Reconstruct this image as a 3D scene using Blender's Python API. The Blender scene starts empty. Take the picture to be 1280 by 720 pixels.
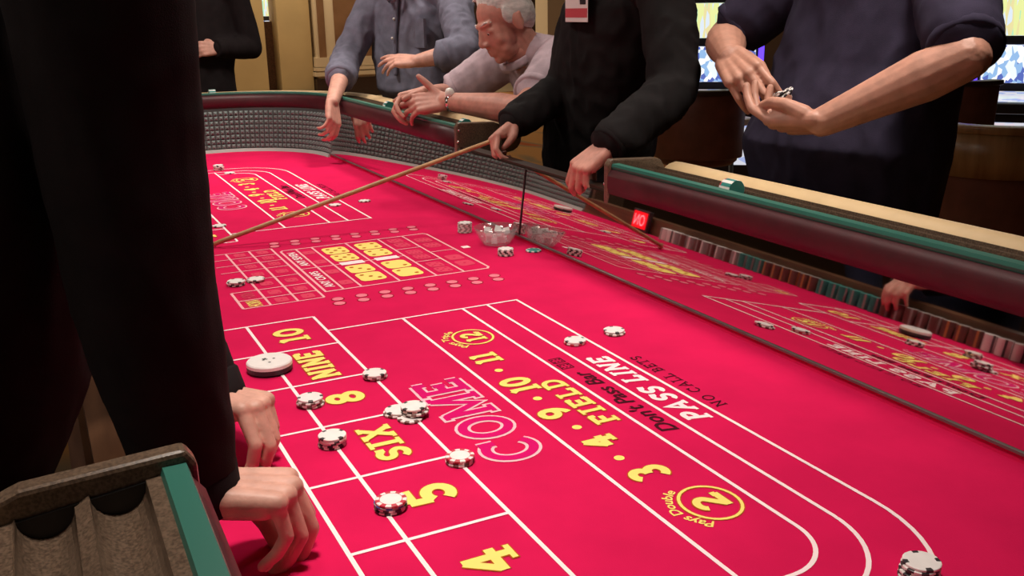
import bpy, bmesh, math, random
import numpy as np
from mathutils import Vector, Matrix, noise
random.seed(7)
scene = bpy.context.scene
C = scene.collection
PI = math.pi

# ------------------------------------------------------------------ camera
# metres; z = 0 is the top of the felt, the casino floor lies at z = -0.72
FLOOR = -0.72
def cam_axes(yaw, pitch, roll):
    f = Vector((math.cos(yaw)*math.cos(pitch), math.sin(yaw)*math.cos(pitch), math.sin(pitch)))
    r = f.cross(Vector((0, 0, 1))).normalized(); u = r.cross(f)
    return math.cos(roll)*r + math.sin(roll)*u, -math.sin(roll)*r + math.cos(roll)*u, f
r_, u_, f_ = cam_axes(-0.461066, -0.285089, -0.016958)
cd = bpy.data.cameras.new('camera'); cam = bpy.data.objects.new('camera', cd); C.objects.link(cam)
cam.matrix_world = Matrix(((r_.x, u_.x, -f_.x, 0), (r_.y, u_.y, -f_.y, 0), (r_.z, u_.z, -f_.z, 0.6), (0, 0, 0, 1)))
cd.sensor_width = 36; cd.lens = 1197.77/1280*36; cd.clip_start = 0.02; cd.clip_end = 100
scene.camera = cam

# ------------------------------------------------------------------ world, lights, exposure
w = bpy.data.worlds.new('world'); scene.world = w; w.use_nodes = True
w.node_tree.nodes['Background'].inputs[0].default_value = (0.9, 0.72, 0.55, 1)
w.node_tree.nodes['Background'].inputs[1].default_value = 0.02
def area(name, loc, size, power, col, target=None, spread=180):
    l = bpy.data.lights.new(name, 'AREA'); l.shape = 'RECTANGLE'; l.size, l.size_y = size
    l.energy = power; l.color = col; l.spread = math.radians(spread)
    o = bpy.data.objects.new(name, l); o.location = loc; C.objects.link(o)
    if target is not None:
        o.rotation_euler = (Vector(target)-Vector(loc)).to_track_quat('-Z', 'Y').to_euler()
    return o
WARM = (1.0, 0.90, 0.80)
# downlights in the ceiling over the table: one row over the players' rail, one over the dealers
area('players_downlight', (1.25, -1.55, 1.85), (0.3, 0.3), 4.2, WARM, (1.5, -1.62, 0.4), 62)
for i, (x, p) in enumerate(((2.3, 2.8), (3.9, 8.5))):
    area('table_downlight', (x, -1.75, 1.85), (0.3, 0.3), p, WARM, (x, -0.75, 0), 110)
for x, y, p, tg, sp in ((1.0, -0.34, 6.8, (1.05, -0.40, 0), 80), (2.2, -0.42, 5.2, (2.2, -0.65, 0), 110), (3.7, -0.42, 11, (3.7, -0.65, 0), 110)):
    area('table_downlight', (x, y, 1.85), (0.3, 0.3), p, WARM, tg, sp)
area('casino_ambient_fill', (8.0, -4.5, 2.2), (9, 7), 60, (1.0, 0.8, 0.58))  # large added fill for the casino's ambient light, not one lamp
area('aisle_fill', (1.6, 2.6, 2.4), (5, 3), 45, (1.0, 0.88, 0.78), (2.2, -1.2, 0.3))  # added front fill on the players' side; no such lamp over the aisle
area('casino_ambient_fill', (15.5, -3.5, 2.2), (4, 5), 260, (1.0, 0.82, 0.58))  # second ambient fill, added to brighten the columns and far wall
scene.view_settings.view_transform = 'Standard'; scene.view_settings.look = 'None'
scene.view_settings.exposure = 0.1; scene.view_settings.gamma = 1.0
scene.view_settings.use_curve_mapping = False

# ------------------------------------------------------------------ materials
MATS = {}
def mat(name, col, rough=0.6, metal=0.0, spec=0.5, noise_amt=0.0, noise_scale=20, col2=None, bump=0.0, bump_scale=200,
        emit=None, estr=0, sheen=0.0, trans=0.0, detail=4, coat=0.0, stretch=None):
    if name in MATS: return MATS[name]
    m = bpy.data.materials.new(name); m.use_nodes = True; nt = m.node_tree; b = nt.nodes['Principled BSDF']
    b.inputs['Base Color'].default_value = (*col, 1); b.inputs['Roughness'].default_value = rough
    b.inputs['Metallic'].default_value = metal; b.inputs['Specular IOR Level'].default_value = spec
    b.inputs['Sheen Weight'].default_value = sheen; b.inputs['Transmission Weight'].default_value = trans
    b.inputs['Coat Weight'].default_value = coat
    tc = nt.nodes.new('ShaderNodeTexCoord')
    src = tc.outputs['Object']
    if stretch:
        mp = nt.nodes.new('ShaderNodeMapping'); mp.inputs['Scale'].default_value = stretch
        nt.links.new(src, mp.inputs[0]); src = mp.outputs[0]
    if noise_amt or col2:
        n = nt.nodes.new('ShaderNodeTexNoise'); n.inputs['Scale'].default_value = noise_scale; n.inputs['Detail'].default_value = detail
        nt.links.new(src, n.inputs['Vector'])
        mx = nt.nodes.new('ShaderNodeMix'); mx.data_type = 'RGBA'
        c2 = col2 if col2 else tuple(max(0, c*(1-noise_amt)) for c in col)
        mx.inputs[6].default_value = (*col, 1); mx.inputs[7].default_value = (*c2, 1)
        rmp = nt.nodes.new('ShaderNodeMapRange'); rmp.inputs[1].default_value = 0.35; rmp.inputs[2].default_value = 0.65
        nt.links.new(n.outputs[0], rmp.inputs[0]); nt.links.new(rmp.outputs[0], mx.inputs[0])
        nt.links.new(mx.outputs[2], b.inputs['Base Color'])
    if bump:
        n2 = nt.nodes.new('ShaderNodeTexNoise'); n2.inputs['Scale'].default_value = bump_scale
        nt.links.new(src, n2.inputs['Vector'])
        bp = nt.nodes.new('ShaderNodeBump'); bp.inputs['Strength'].default_value = bump; bp.inputs['Distance'].default_value = 0.002
        nt.links.new(n2.outputs[0], bp.inputs['Height']); nt.links.new(bp.outputs[0], b.inputs['Normal'])
    if emit:
        b.inputs['Emission Color'].default_value = (*emit, 1); b.inputs['Emission Strength'].default_value = estr
    MATS[name] = m
    return m
FELT = mat('red_felt', (0.66, 0.011, 0.086), 0.95, spec=0.04, noise_amt=0.10, noise_scale=9, bump=0.15, bump_scale=900)
LINE = mat('white_print', (0.94, 0.76, 0.78), 0.9, spec=0.1)
PINKL = mat('pink_print', (0.80, 0.16, 0.24), 0.9, spec=0.1)
PINKD = mat('dull_pink_print', (0.70, 0.055, 0.12), 0.9, spec=0.1)
MAG = mat('magenta_print', (0.62, 0.004, 0.135), 0.9, spec=0.1)
YEL = mat('yellow_print', (0.94, 0.72, 0.19), 0.9, spec=0.1)
YEDGE = mat('dark_yellow_outline', (0.45, 0.10, 0.01), 0.9, spec=0.1)
BLK = mat('black_print', (0.06, 0.004, 0.012), 0.9, spec=0.1)
MIRROR = mat('mirror_glass', (0.58, 0.54, 0.52), 0.025, 1.0)
BURG = mat('burgundy_vinyl', (0.060, 0.006, 0.011), 0.5, noise_amt=0.25, noise_scale=30, bump=0.1, bump_scale=500)
GREEN = mat('green_plastic', (0.025, 0.14, 0.105), 0.4)
RUBBER = mat('grey_rubber', (0.05, 0.062, 0.06), 0.45)
RACK = mat('speckled_brown_laminate', (0.16, 0.105, 0.07), 0.28, col2=(0.07, 0.045, 0.03), noise_scale=380, detail=2)
CREAM = mat('cream_vinyl', (0.62, 0.44, 0.24), 0.45, noise_amt=0.12, noise_scale=14)
TRIM = mat('grey_trim', (0.20, 0.19, 0.18), 0.35, 0.6)
WOOD = mat('brown_wood', (0.14, 0.065, 0.032), 0.4, col2=(0.08, 0.033, 0.016), noise_scale=5, stretch=(1, 8, 8))
DARKWOOD = mat('dark_wood', (0.03, 0.014, 0.009), 0.4, col2=(0.03, 0.013, 0.008), noise_scale=6, stretch=(1, 7, 7))
SKIN = mat('skin', (0.68, 0.35, 0.27), 0.5, noise_amt=0.18, noise_scale=45, bump=0.15, bump_scale=260)
SKIN_RED = mat('ruddy_skin', (0.60, 0.27, 0.205), 0.5, noise_amt=0.2, noise_scale=40, bump=0.15, bump_scale=260)
SKIN_TAN = mat('tan_skin', (0.52, 0.25, 0.175), 0.5, noise_amt=0.2, noise_scale=40, bump=0.15, bump_scale=260)
NAIL = mat('nail', (0.68, 0.36, 0.28), 0.3)
def cloth(name, c, amt=0.25, rough=0.9):
    return mat(name, c, rough, spec=0.15, noise_amt=amt, noise_scale=25, bump=0.25, bump_scale=700)
BLACKCLOTH = cloth('black_cloth', (0.016, 0.0115, 0.0125))
BLACKSHIRT = cloth('black_shirt_cloth', (0.014, 0.0115, 0.012))
GREYSHIRT = cloth('blue_grey_cloth', (0.20, 0.195, 0.26))
MAUVE = cloth('mauve_cloth', (0.55, 0.42, 0.47))
NAVY = cloth('navy_cloth', (0.034, 0.027, 0.052))
DENIM = cloth('dark_denim', (0.02, 0.025, 0.045))
NAVYSUIT = cloth('navy_suit', (0.012, 0.012, 0.028))
WHITEHAIR = mat('white_hair', (0.72, 0.66, 0.62), 0.6, noise_amt=0.35, noise_scale=30, stretch=(3, 1, 3))
DARKHAIR = mat('dark_hair', (0.02, 0.013, 0.009), 0.5)
BROWNHAIR = mat('brown_hair', (0.06, 0.03, 0.015), 0.5)
SHOE = mat('black_leather', (0.01, 0.009, 0.009), 0.35)
CHROME = mat('chrome', (0.8, 0.8, 0.8), 0.12, 1.0)
STICKM = mat('rattan', (0.55, 0.33, 0.15), 0.45, col2=(0.42, 0.22, 0.09), noise_scale=30)
EYEW = mat('eye_white', (0.75, 0.7, 0.66), 0.2)
EYED = mat('eye_iris', (0.03, 0.02, 0.015), 0.2)

# ------------------------------------------------------------------ object helpers
def tag(o, label, cat=None, group=None, kind=None):
    if label: o['label'] = label
    if cat: o['category'] = cat
    if group: o['group'] = group
    if kind: o['kind'] = kind
    return o
def thing(name, label, cat, loc, group=None):
    o = bpy.data.objects.new(name, None); o.empty_display_size = 0.05; o.location = loc; C.objects.link(o)
    return tag(o, label, cat, group)
def link(name, me, mats, parent=None, smooth=False):
    """mesh in world coordinates; parts are shifted back by the origin of their thing"""
    for m in (mats if isinstance(mats, (list, tuple)) else [mats]): me.materials.append(m)
    if smooth: me.polygons.foreach_set('use_smooth', [True]*len(me.polygons))
    o = bpy.data.objects.new(name, me); C.objects.link(o)
    if parent is not None:
        o.parent = parent
        if parent.parent is None and parent.type == 'EMPTY': o.location = -parent.location
    return o
def mk(verts, faces, name='m'):
    me = bpy.data.meshes.new(name); me.from_pydata([tuple(v) for v in verts], [], faces); me.update(); return me
class MB:
    def __init__(s): s.v = []; s.f = []; s.mi = []
    def add(s, verts, faces, mi=0):
        o = len(s.v); s.v += [tuple(v) for v in verts]; s.f += [tuple(i+o for i in f) for f in faces]; s.mi += [mi]*len(faces); return s
    def box(s, a, b, mi=0):
        x0, y0, z0 = a; x1, y1, z1 = b
        return s.add([(x0,y0,z0),(x1,y0,z0),(x1,y1,z0),(x0,y1,z0),(x0,y0,z1),(x1,y0,z1),(x1,y1,z1),(x0,y1,z1)],
              [(0,3,2,1),(4,5,6,7),(0,1,5,4),(1,2,6,5),(2,3,7,6),(3,0,4,7)], mi)
    def tube(s, pts, radii, n=10, mi=0, caps=True):
        pts = [Vector(p) for p in pts]
        if not isinstance(radii, (list, tuple)): radii = [radii]*len(pts)
        vs = []; fs = []
        prev = None
        for i, p in enumerate(pts):
            d = (pts[min(i+1, len(pts)-1)]-pts[max(i-1, 0)]).normalized()
            a = prev if prev is not None else (Vector((0, 0, 1)) if abs(d.z) < 0.9 else Vector((1, 0, 0)))
            a = (a-d*a.dot(d)).normalized(); prev = a; b = d.cross(a)
            for k in range(n):
                t = 2*PI*k/n; vs.append(p+(a*math.cos(t)+b*math.sin(t))*radii[i])
        for i in range(len(pts)-1):
            for k in range(n): fs.append((i*n+k, i*n+(k+1)%n, (i+1)*n+(k+1)%n, (i+1)*n+k))
        if caps: fs += [tuple(range(n))[::-1], tuple((len(pts)-1)*n+k for k in range(n))]
        return s.add(vs, fs, mi)
    def lathe(s, c, prof, n=24, mi=0, caps=True):
        vs = []; fs = []
        for r, z in prof:
            for k in range(n): vs.append((c[0]+r*math.cos(2*PI*k/n), c[1]+r*math.sin(2*PI*k/n), c[2]+z))
        for i in range(len(prof)-1):
            for k in range(n): fs.append((i*n+k, i*n+(k+1)%n, (i+1)*n+(k+1)%n, (i+1)*n+k))
        if caps: fs += [tuple(range(n))[::-1], tuple((len(prof)-1)*n+k for k in range(n))]
        return s.add(vs, fs, mi)
    def sphere(s, c, r, n=16, m=10, M=None, mi=0):
        c = Vector(c); r = r if isinstance(r, (tuple, list)) else (r, r, r)
        vs = []; fs = []
        for j in range(m+1):
            ph = PI*(j/m)
            for k in range(n):
                v = Vector((r[0]*math.sin(ph)*math.cos(2*PI*k/n), r[1]*math.sin(ph)*math.sin(2*PI*k/n), r[2]*math.cos(ph)))
                vs.append(c+(M @ v if M is not None else v))
        for j in range(m):
            for k in range(n): fs.append((j*n+k, (j+1)*n+k, (j+1)*n+(k+1)%n, j*n+(k+1)%n))
        return s.add(vs, fs, mi)
    def mesh(s, name='m'):
        me = mk(s.v, s.f, name)
        if any(s.mi): me.polygons.foreach_set('material_index', s.mi)
        return me
    def build(s, name, mats, parent=None, smooth=False, bevel=0):
        o = link(name, s.mesh(name), mats, parent, smooth)
        if bevel:
            md = o.modifiers.new('bevel', 'BEVEL'); md.width = bevel; md.segments = 2; md.limit_method = 'ANGLE'
        return o
def sweep(path, prof, closed_prof=True, loop=False):
    """path: [((x,y),(nx,ny)), ...] with outward normals; prof: [(d,z)]"""
    mb = MB(); n = len(prof); vs = []; fs = []
    for (p, nn) in path:
        for d, z in prof: vs.append((p[0]+nn[0]*d, p[1]+nn[1]*d, z))
    L = len(path); kk = n if closed_prof else n-1
    for i in range(L if loop else L-1):
        j = (i+1) % L
        for k in range(kk): fs.append((i*n+k, i*n+(k+1) % n, j*n+(k+1) % n, j*n+k))
    if closed_prof and not loop: fs += [tuple(range(n))[::-1], tuple((L-1)*n+k for k in range(n))]
    mb.add(vs, fs); return mb

# ------------------------------------------------------------------ the room
def struct(name, mb, m, label=None, **k):
    o = mb.build(name, m, **k); o['kind'] = 'structure'
    if label: o['label'] = label
    return o
def carpet():
    m = bpy.data.materials.new('patterned_carpet'); m.use_nodes = True; nt = m.node_tree; b = nt.nodes['Principled BSDF']
    b.inputs['Roughness'].default_value = 1; b.inputs['Specular IOR Level'].default_value = 0.1
    tc = nt.nodes.new('ShaderNodeTexCoord'); v = nt.nodes.new('ShaderNodeTexVoronoi'); v.inputs['Scale'].default_value = 1.6
    wv = nt.nodes.new('ShaderNodeTexWave'); wv.wave_type = 'RINGS'; wv.inputs['Scale'].default_value = 0.7; wv.inputs['Distortion'].default_value = 6
    nt.links.new(tc.outputs['Object'], v.inputs['Vector']); nt.links.new(tc.outputs['Object'], wv.inputs['Vector'])
    cr = nt.nodes.new('ShaderNodeValToRGB'); e = cr.color_ramp.elements
    e[0].position = 0.15; e[0].color = (0.13, 0.045, 0.02, 1); e[1].position = 0.9; e[1].color = (0.42, 0.21, 0.07, 1)
    x = e.new(0.45); x.color = (0.40, 0.10, 0.03, 1); x = e.new(0.65); x.color = (0.22, 0.16, 0.09, 1)
    ad = nt.nodes.new('ShaderNodeMath'); ad.operation = 'ADD'; ml = nt.nodes.new('ShaderNodeMath'); ml.operation = 'MULTIPLY'; ml.inputs[1].default_value = 0.5
    nt.links.new(v.outputs['Distance'], ad.inputs[0]); nt.links.new(wv.outputs['Color'], ml.inputs[0]); nt.links.new(ml.outputs[0], ad.inputs[1])
    nt.links.new(ad.outputs[0], cr.inputs[0]); nt.links.new(cr.outputs[0], b.inputs['Base Color'])
    return m
CARPET = carpet()
PLASTER = mat('cream_plaster', (0.50, 0.36, 0.17), 0.8, noise_amt=0.1, noise_scale=2)
PLASTER2 = mat('pale_moulding', (0.60, 0.48, 0.32), 0.7)
PANEL = mat('brown_wall_panel', (0.22, 0.11, 0.05), 0.5, col2=(0.16, 0.075, 0.03), noise_scale=3)
DARKWALL = mat('dark_brown_wall', (0.10, 0.055, 0.03), 0.8, noise_amt=0.2, noise_scale=1.5)
TILE = mat('pale_floor_tile', (0.40, 0.30, 0.19), 0.35, noise_amt=0.15, noise_scale=2)
CEIL = mat('ceiling_paint', (0.35, 0.28, 0.2), 0.9)
struct('floor', MB().box((-3, -10, FLOOR-0.1), (18, 6, FLOOR)), CARPET, 'orange and brown patterned casino carpet')
fl = struct('floor_tile_walkway', MB().box((14.2, -8, FLOOR), (17.2, 4, FLOOR+0.006)), TILE, 'pale tiled walkway along the far wall')
struct('wall_far', MB().box((17.2, -10, FLOOR), (17.4, 6, 2.6)), DARKWALL, 'dim brown far wall of the casino')
struct('wall_right', MB().box((-3, -10.2, FLOOR), (18, -10, 2.6)), DARKWALL, 'dark brown side wall behind the slot machines')
struct('wall_left', MB().box((-3, 6, FLOOR), (18, 6.2, 2.6)), DARKWALL, 'dark brown side wall')
struct('wall_back', MB().box((-3.2, -10, FLOOR), (-3, 6, 2.6)), DARKWALL, 'dark brown back wall')
struct('ceiling', MB().box((-3, -10, 2.6), (18, 6, 2.7)), CEIL, 'beige casino ceiling')
# square columns with brown skirting on the far side of the room
def column(x, y0, y1, depth, m, label, base=0.12, mould=False, panels=()):
    t = thing('wall_column', label, 'column', (x, (y0+y1)/2, FLOOR))
    MB().box((x, y0, FLOOR), (x+depth, y1, 2.6)).build('shaft', m, t)
    MB().box((x-0.04, y0-0.04, FLOOR), (x+depth+0.02, y1+0.04, FLOOR+base)).build('skirting', DARKWOOD, t)
    if mould:
        for k, (a, b, p) in enumerate(((0.34, 0.40, 0.06), (0.42, 0.47, 0.045), (0.48, 0.62, 0.03))):
            MB().box((x-p, y0-p, FLOOR+a), (x+depth, y1+p, FLOOR+b)).build('moulding', PLASTER2, t)
    for (a, b) in panels:
        MB().box((x-0.012, a, FLOOR+0.62), (x+0.01, b, 2.5)).build('panel', PANEL, t)
    return t
column(15.0, -3.37, -2.75, 0.5, PLASTER, 'cream wall column just right of the black-jacketed man')
column(15.0, -4.07, -3.57, 0.5, PLASTER, 'cream wall column with brown skirting, between the dark niche and the panelled pilaster')
column(14.9, -5.2, -4.12, 0.5, PLASTER2, 'pale pilaster with two tall brown panels behind the blue-grey shirt', 0.3, True, ((-4.27, -4.16), (-5.1, -4.42)))
column(13.5, -7.72, -7.4, 0.4, PLASTER2, 'narrow pale column glimpsed between the white-haired man and the black shirt')
column(9.0, -6.2, -5.9, 0.3, PLASTER, 'slim tan column beside the slot machine seen past the black shirt')
MB_ = MB().box((15.35, -3.57, FLOOR), (15.5, -3.37, 0.45)); struct('trim_1', MB_, WOOD, 'brown lower panel in the dark niche')

# slot machines
def screen_mat(name, cols, scale, strength, kind):
    m = bpy.data.materials.new(name); m.use_nodes = True; nt = m.node_tree; b = nt.nodes['Principled BSDF']
    b.inputs['Base Color'].default_value = (0.02, 0.02, 0.02, 1); b.inputs['Roughness'].default_value = 0.2
    tc = nt.nodes.new('ShaderNodeTexCoord'); mp = nt.nodes.new('ShaderNodeMapping'); mp.inputs['Scale'].default_value = scale
    nt.links.new(tc.outputs['Generated'], mp.inputs[0])
    n = nt.nodes.new('ShaderNodeTexVoronoi' if kind == 'v' else 'ShaderNodeTexNoise'); n.inputs['Scale'].default_value = 4
    nt.links.new(mp.outputs[0], n.inputs['Vector'])
    cr = nt.nodes.new('ShaderNodeValToRGB'); cr.color_ramp.interpolation = 'CONSTANT'; e = cr.color_ramp.elements
    for i, c in enumerate(cols):
        x = e[i] if i < 2 else e.new(0.5)
        x.position = i/len(cols)*0.6+(0.2 if i else 0); x.color = (*c, 1)
    nt.links.new(n.outputs['Color' if kind == 'v' else 'Fac'], cr.inputs[0])
    nt.links.new(cr.outputs[0], b.inputs['Emission Color']); b.inputs['Emission Strength'].default_value = strength
    return m
SCR1 = screen_mat('paytable_screen', [(0.9,0.95,0.4), (0.5,0.9,0.6), (0.8,0.9,1), (0.9,0.8,0.4), (0.6,0.9,0.95)], (7, 7, 0.5), 0.9, 'v')
SCR2 = screen_mat('reel_screen', [(0.1,0.15,0.5), (0.85,0.92,1), (1,1,1), (0.3,0.5,0.8), (0.9,0.95,1)], (4, 4, 1.3), 1.0, 'v')
SCR3 = screen_mat('button_panel_glow', [(0.9,0.9,1), (0.5,0.6,1), (1,0.85,0.95), (0.9,1,1)], (1.5, 1.5, 1.5), 0.7, 'v')
BLUEGLOW = mat('blue_edge_light', (0.02, 0.02, 0.2), 0.3, emit=(0.10, 0.04, 0.9), estr=2.2)
CAB = mat('slot_cabinet', (0.02, 0.018, 0.022), 0.3)
def slot(x, y, rz, label, s=1.0):
    t = thing('slot_machine', label, 'slot machine', (x, y, FLOOR), 'slot machines')
    t.rotation_euler.z = rz
    def p(nm, mb, m, bevel=0.0, par=None):
        o = link(nm, mb.mesh(nm), m); o.parent = par or t
        if bevel:
            md = o.modifiers.new('b', 'BEVEL'); md.width = bevel; md.segments = 2
        return o
    # local: front faces -Y? front = +X
    p('cabinet', MB().box((-0.55*s, -0.36*s, 0), (0, 0.36*s, 1.85*s)), CAB, 0.03)
    p('plinth', MB().box((0, -0.34*s, 0), (0.16*s, 0.34*s, 0.68*s)), CAB, 0.02)
    deck = MB(); deck.add([(0,-.34*s,.68*s),(0.3*s,-.34*s,.68*s),(0.3*s,.34*s,.68*s),(0,.34*s,.68*s),(0,-.34*s,.84*s),(0.3*s,-.34*s,.76*s),(0.3*s,.34*s,.76*s),(0,.34*s,.84*s)],
        [(0,3,2,1),(4,5,6,7),(0,1,5,4),(1,2,6,5),(2,3,7,6),(3,0,4,7)])
    dk = p('button_deck', deck, CAB, 0.01)
    bp = MB().add([(0.03*s,-.31*s,.8365*s),(0.27*s,-.31*s,.7725*s),(0.27*s,.31*s,.7725*s),(0.03*s,.31*s,.8365*s)], [(0,1,2,3)])
    p('button_panel', bp, SCR3, par=dk)
    p('belly_glass', MB().box((0.155*s, -0.28*s, 0.2*s), (0.17*s, 0.28*s, 0.6*s)), SCR3, 0.004)
    p('main_screen', MB().box((-0.005, -0.29*s, 0.90*s), (0.015, 0.29*s, 1.20*s)), SCR2, 0.004)
    p('top_screen', MB().box((-0.005, -0.29*s, 1.27*s), (0.015, 0.29*s, 1.56*s)), SCR1, 0.004)
    p('topper', MB().box((-0.3*s, -0.30*s, 1.85*s), (0.0, 0.30*s, 2.05*s)), SCR3, 0.02)
    for sy in (-1, 1):
        p('edge_light', MB().box((0.0, sy*0.335*s-0.02, 0.86*s), (0.02, sy*0.335*s+0.02, 1.6*s)), BLUEGLOW, 0.005)
    return t
FACE = lambda x, y: math.atan2(0.0-y, 0.6-x)
slot(5.78, -4.62, FACE(5.78, -4.62)+0.1, 'slot machine with lit screens between the black shirt and the navy T-shirt', 0.85)
slot(4.42, -6.1, FACE(4.42, -6.1)+0.15, 'slot machine with lit screens at the right edge, past the bare elbow', 0.85)
slot(5.12, -6.45, FACE(5.12, -6.45)+0.15, 'slot machine half hidden behind the navy T-shirt, only its edge light showing', 0.85)
slot(15.9, -3.42, PI, 'distant slot machine glowing in the niche between the cream columns', 0.98)
BROWNLEATHER = mat('brown_leather', (0.16, 0.055, 0.035), 0.4, noise_amt=0.3, noise_scale=12)
TANLEATHER = mat('tan_wood_band', (0.40, 0.24, 0.10), 0.3, col2=(0.25, 0.13, 0.05), noise_scale=6, stretch=(4, 4, .6))
def slot_chair(x, y, rz, label, back_m, seat_z=0.62, back_h=0.5, wid=0.24):
    t = thing('casino_chair', label, 'chair', (x, y, FLOOR), 'chairs by the slot machines'); t.rotation_euler.z = rz
    def p(nm, mb, m, smooth=False, bevel=0):
        o = link(nm, mb.mesh(nm), m, smooth=smooth); o.parent = t
        if bevel:
            md = o.modifiers.new('b', 'BEVEL'); md.width = bevel; md.segments = 3
        return o
    p('base', MB().lathe((0,0,0), [(0.24,0),(0.24,0.02),(0.05,0.05),(0.035,0.08)], 20), CHROME, True)
    p('pedestal', MB().lathe((0,0,0), [(0.035,0.06),(0.035,seat_z-0.06)], 14), CHROME, True)
    p('seat', MB().lathe((0,0,0), [(wid*0.9,seat_z-0.07),(wid,seat_z-0.05),(wid,seat_z),(wid*0.85,seat_z+0.03),(0.02,seat_z+0.035)], 24), BROWNLEATHER, True)
    # curved backrest: arc wrapped round the seat, back towards -X
    n = 16; vs = []; fs = []
    for k in range(n+1):
        a = PI-1.25+2.5*k/n
        for r, z in ((wid, seat_z-0.02), (wid+0.05, seat_z-0.02), (wid+0.06, seat_z+back_h), (wid+0.01, seat_z+back_h)):
            vs.append((r*math.cos(a), r*math.sin(a), z))
    for k in range(n):
        for q in range(4): fs.append((k*4+q, k*4+(q+1)%4, (k+1)*4+(q+1)%4, (k+1)*4+q))
    fs += [(3,2,1,0), tuple(n*4+q for q in range(4))]
    p('backrest', MB().add(vs, fs), BROWNLEATHER if back_m is TANLEATHER else back_m, True, 0.012)
    if back_m is TANLEATHER:
        vs = []; fs = []
        for k in range(n+1):
            a = PI-1.26+2.52*k/n
            for r, z in ((wid-0.004, seat_z+back_h-0.17), (wid+0.066, seat_z+back_h-0.17), (wid+0.068, seat_z+back_h), (wid-0.004, seat_z+back_h)): vs.append((r*math.cos(a), r*math.sin(a), z))
        for k in range(n):
            for q in range(4): fs.append((k*4+q, k*4+(q+1)%4, (k+1)*4+(q+1)%4, (k+1)*4+q))
        fs += [(3,2,1,0), tuple(n*4+q for q in range(4))]
        p('wooden_band', MB().add(vs, fs), back_m, True)
    vs = []; fs = []
    for k in range(n+1):
        a = PI-1.27+2.54*k/n
        for r, z in ((wid-0.01, seat_z+back_h-0.005), (wid+0.075, seat_z+back_h-0.005), (wid+0.075, seat_z+back_h+0.025), (wid-0.01, seat_z+back_h+0.025)):
            vs.append((r*math.cos(a), r*math.sin(a), z))
    for k in range(n):
        for q in range(4): fs.append((k*4+q, k*4+(q+1)%4, (k+1)*4+(q+1)%4, (k+1)*4+q))
    fs += [(3,2,1,0), tuple(n*4+q for q in range(4))]
    p('top_rail', MB().add(vs, fs), back_m if back_m is not BROWNLEATHER else DARKWOOD, True, 0.008)
    return t
slot_chair(4.72, -3.62, FACE(4.72, -3.62)+PI, 'dark brown casino chair in front of the slot machine beside the black sleeve', BROWNLEATHER, 0.46, 0.36)
slot_chair(2.56, -3.45, FACE(2.56, -3.45)+PI+0.1, 'round-backed tan wooden tub chair at the right edge behind the rail', TANLEATHER, 0.42, 0.42, 0.25)
slot_chair(4.05, -4.95, FACE(4.05, -4.95)+PI, 'brown chair standing behind the navy T-shirt, beside the tub chair', BROWNLEATHER, 0.5, 0.35)
# low side tables with white tops
def side_table(x, y, label):
    t = thing('side_table', label, 'table', (x, y, FLOOR), 'small side tables')
    MB().lathe((x, y, FLOOR), [(0.10,0),(0.10,0.02),(0.015,0.04),(0.015,0.56)], 18).build('stand', SHOE, t, True)
    MB().lathe((x, y, FLOOR), [(0.10,0.56),(0.12,0.57),(0.12,0.60),(0.11,0.605)], 24).build('table_top', mat('white_laminate', (0.6,0.56,0.52), 0.4), t, False)
side_table(5.0, -4.12, 'small white-topped side table below the slot machine screens, left of the navy T-shirt')
side_table(3.68, -4.45, 'small white-topped side table between the navy T-shirt and the tub chair')

# ------------------------------------------------------------------ craps table
TT = math.tan(math.radians(7.5))
X0, X1, YD, YM, RC = 0.06, 4.40, -0.105, -1.13, 0.41
XC = (X0+X1)/2
table = thing('craps_table', 'long craps table with red printed felt, mirrored side and padded rail', 'craps table', (XC, (YD+YM)/2, FLOOR))
def arc_pts(cx, cy, a0, a1, n=14):
    return [((cx+RC*math.cos(a0+(a1-a0)*k/n), cy+RC*math.sin(a0+(a1-a0)*k/n)), (math.cos(a0+(a1-a0)*k/n), math.sin(a0+(a1-a0)*k/n))) for k in range(n+1)]
def line_pts(x0, x1, y, ny, n=8):
    return [((x0+(x1-x0)*k/n, y), (0, ny)) for k in range(n+1)]
CUT_A, CUT_B = 1.82, 2.70           # stickman's place on the players' side
DC_A, DC_B = 0.735, 3.55             # dealers' low side
MIR_A, MIR_B = X0+RC, X1-RC         # mirrored straight wall
farpath = line_pts(DC_B, X1-RC, YD, 1)[:-1] + arc_pts(X1-RC, YD-RC, PI/2, 0) + arc_pts(X1-RC, YM+RC, 0, -PI/2)
S1 = farpath[:-1] + line_pts(X1-RC, CUT_B, YM, -1)
nearpath = arc_pts(X0+RC, YM+RC, -PI/2, -PI) + arc_pts(X0+RC, YD-RC, PI, PI/2)[:-1] + line_pts(X0+RC, DC_A, YD, 1)
S2 = line_pts(CUT_A, X0+RC, YM, -1)[:-1] + nearpath
loop = line_pts(X0+RC, X1-RC, YD, 1, 20)[:-1] + arc_pts(X1-RC, YD-RC, PI/2, 0) + arc_pts(X1-RC, YM+RC, 0, -PI/2)[:-1] + line_pts(X1-RC, X0+RC, YM, -1, 20)[:-1] + arc_pts(X0+RC, YM+RC, -PI/2, -PI) + arc_pts(X0+RC, YD-RC, PI, PI/2)[:-1]
# felt bed
n = len(loop); vs = [(p[0]+nn[0]*0.004, p[1]+nn[1]*0.004, 0.0) for p, nn in loop] + [(p[0]+nn[0]*0.004, p[1]+nn[1]*0.004, -0.03) for p, nn in loop]
felt = MB().add(vs, [tuple(range(n))[::-1], tuple(range(n, 2*n))] + [(i, (i+1) % n, (i+1) % n+n, i+n) for i in range(n)]).build('felt', FELT, table)
felt['label'] = 'bright red printed felt playing surface'
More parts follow.
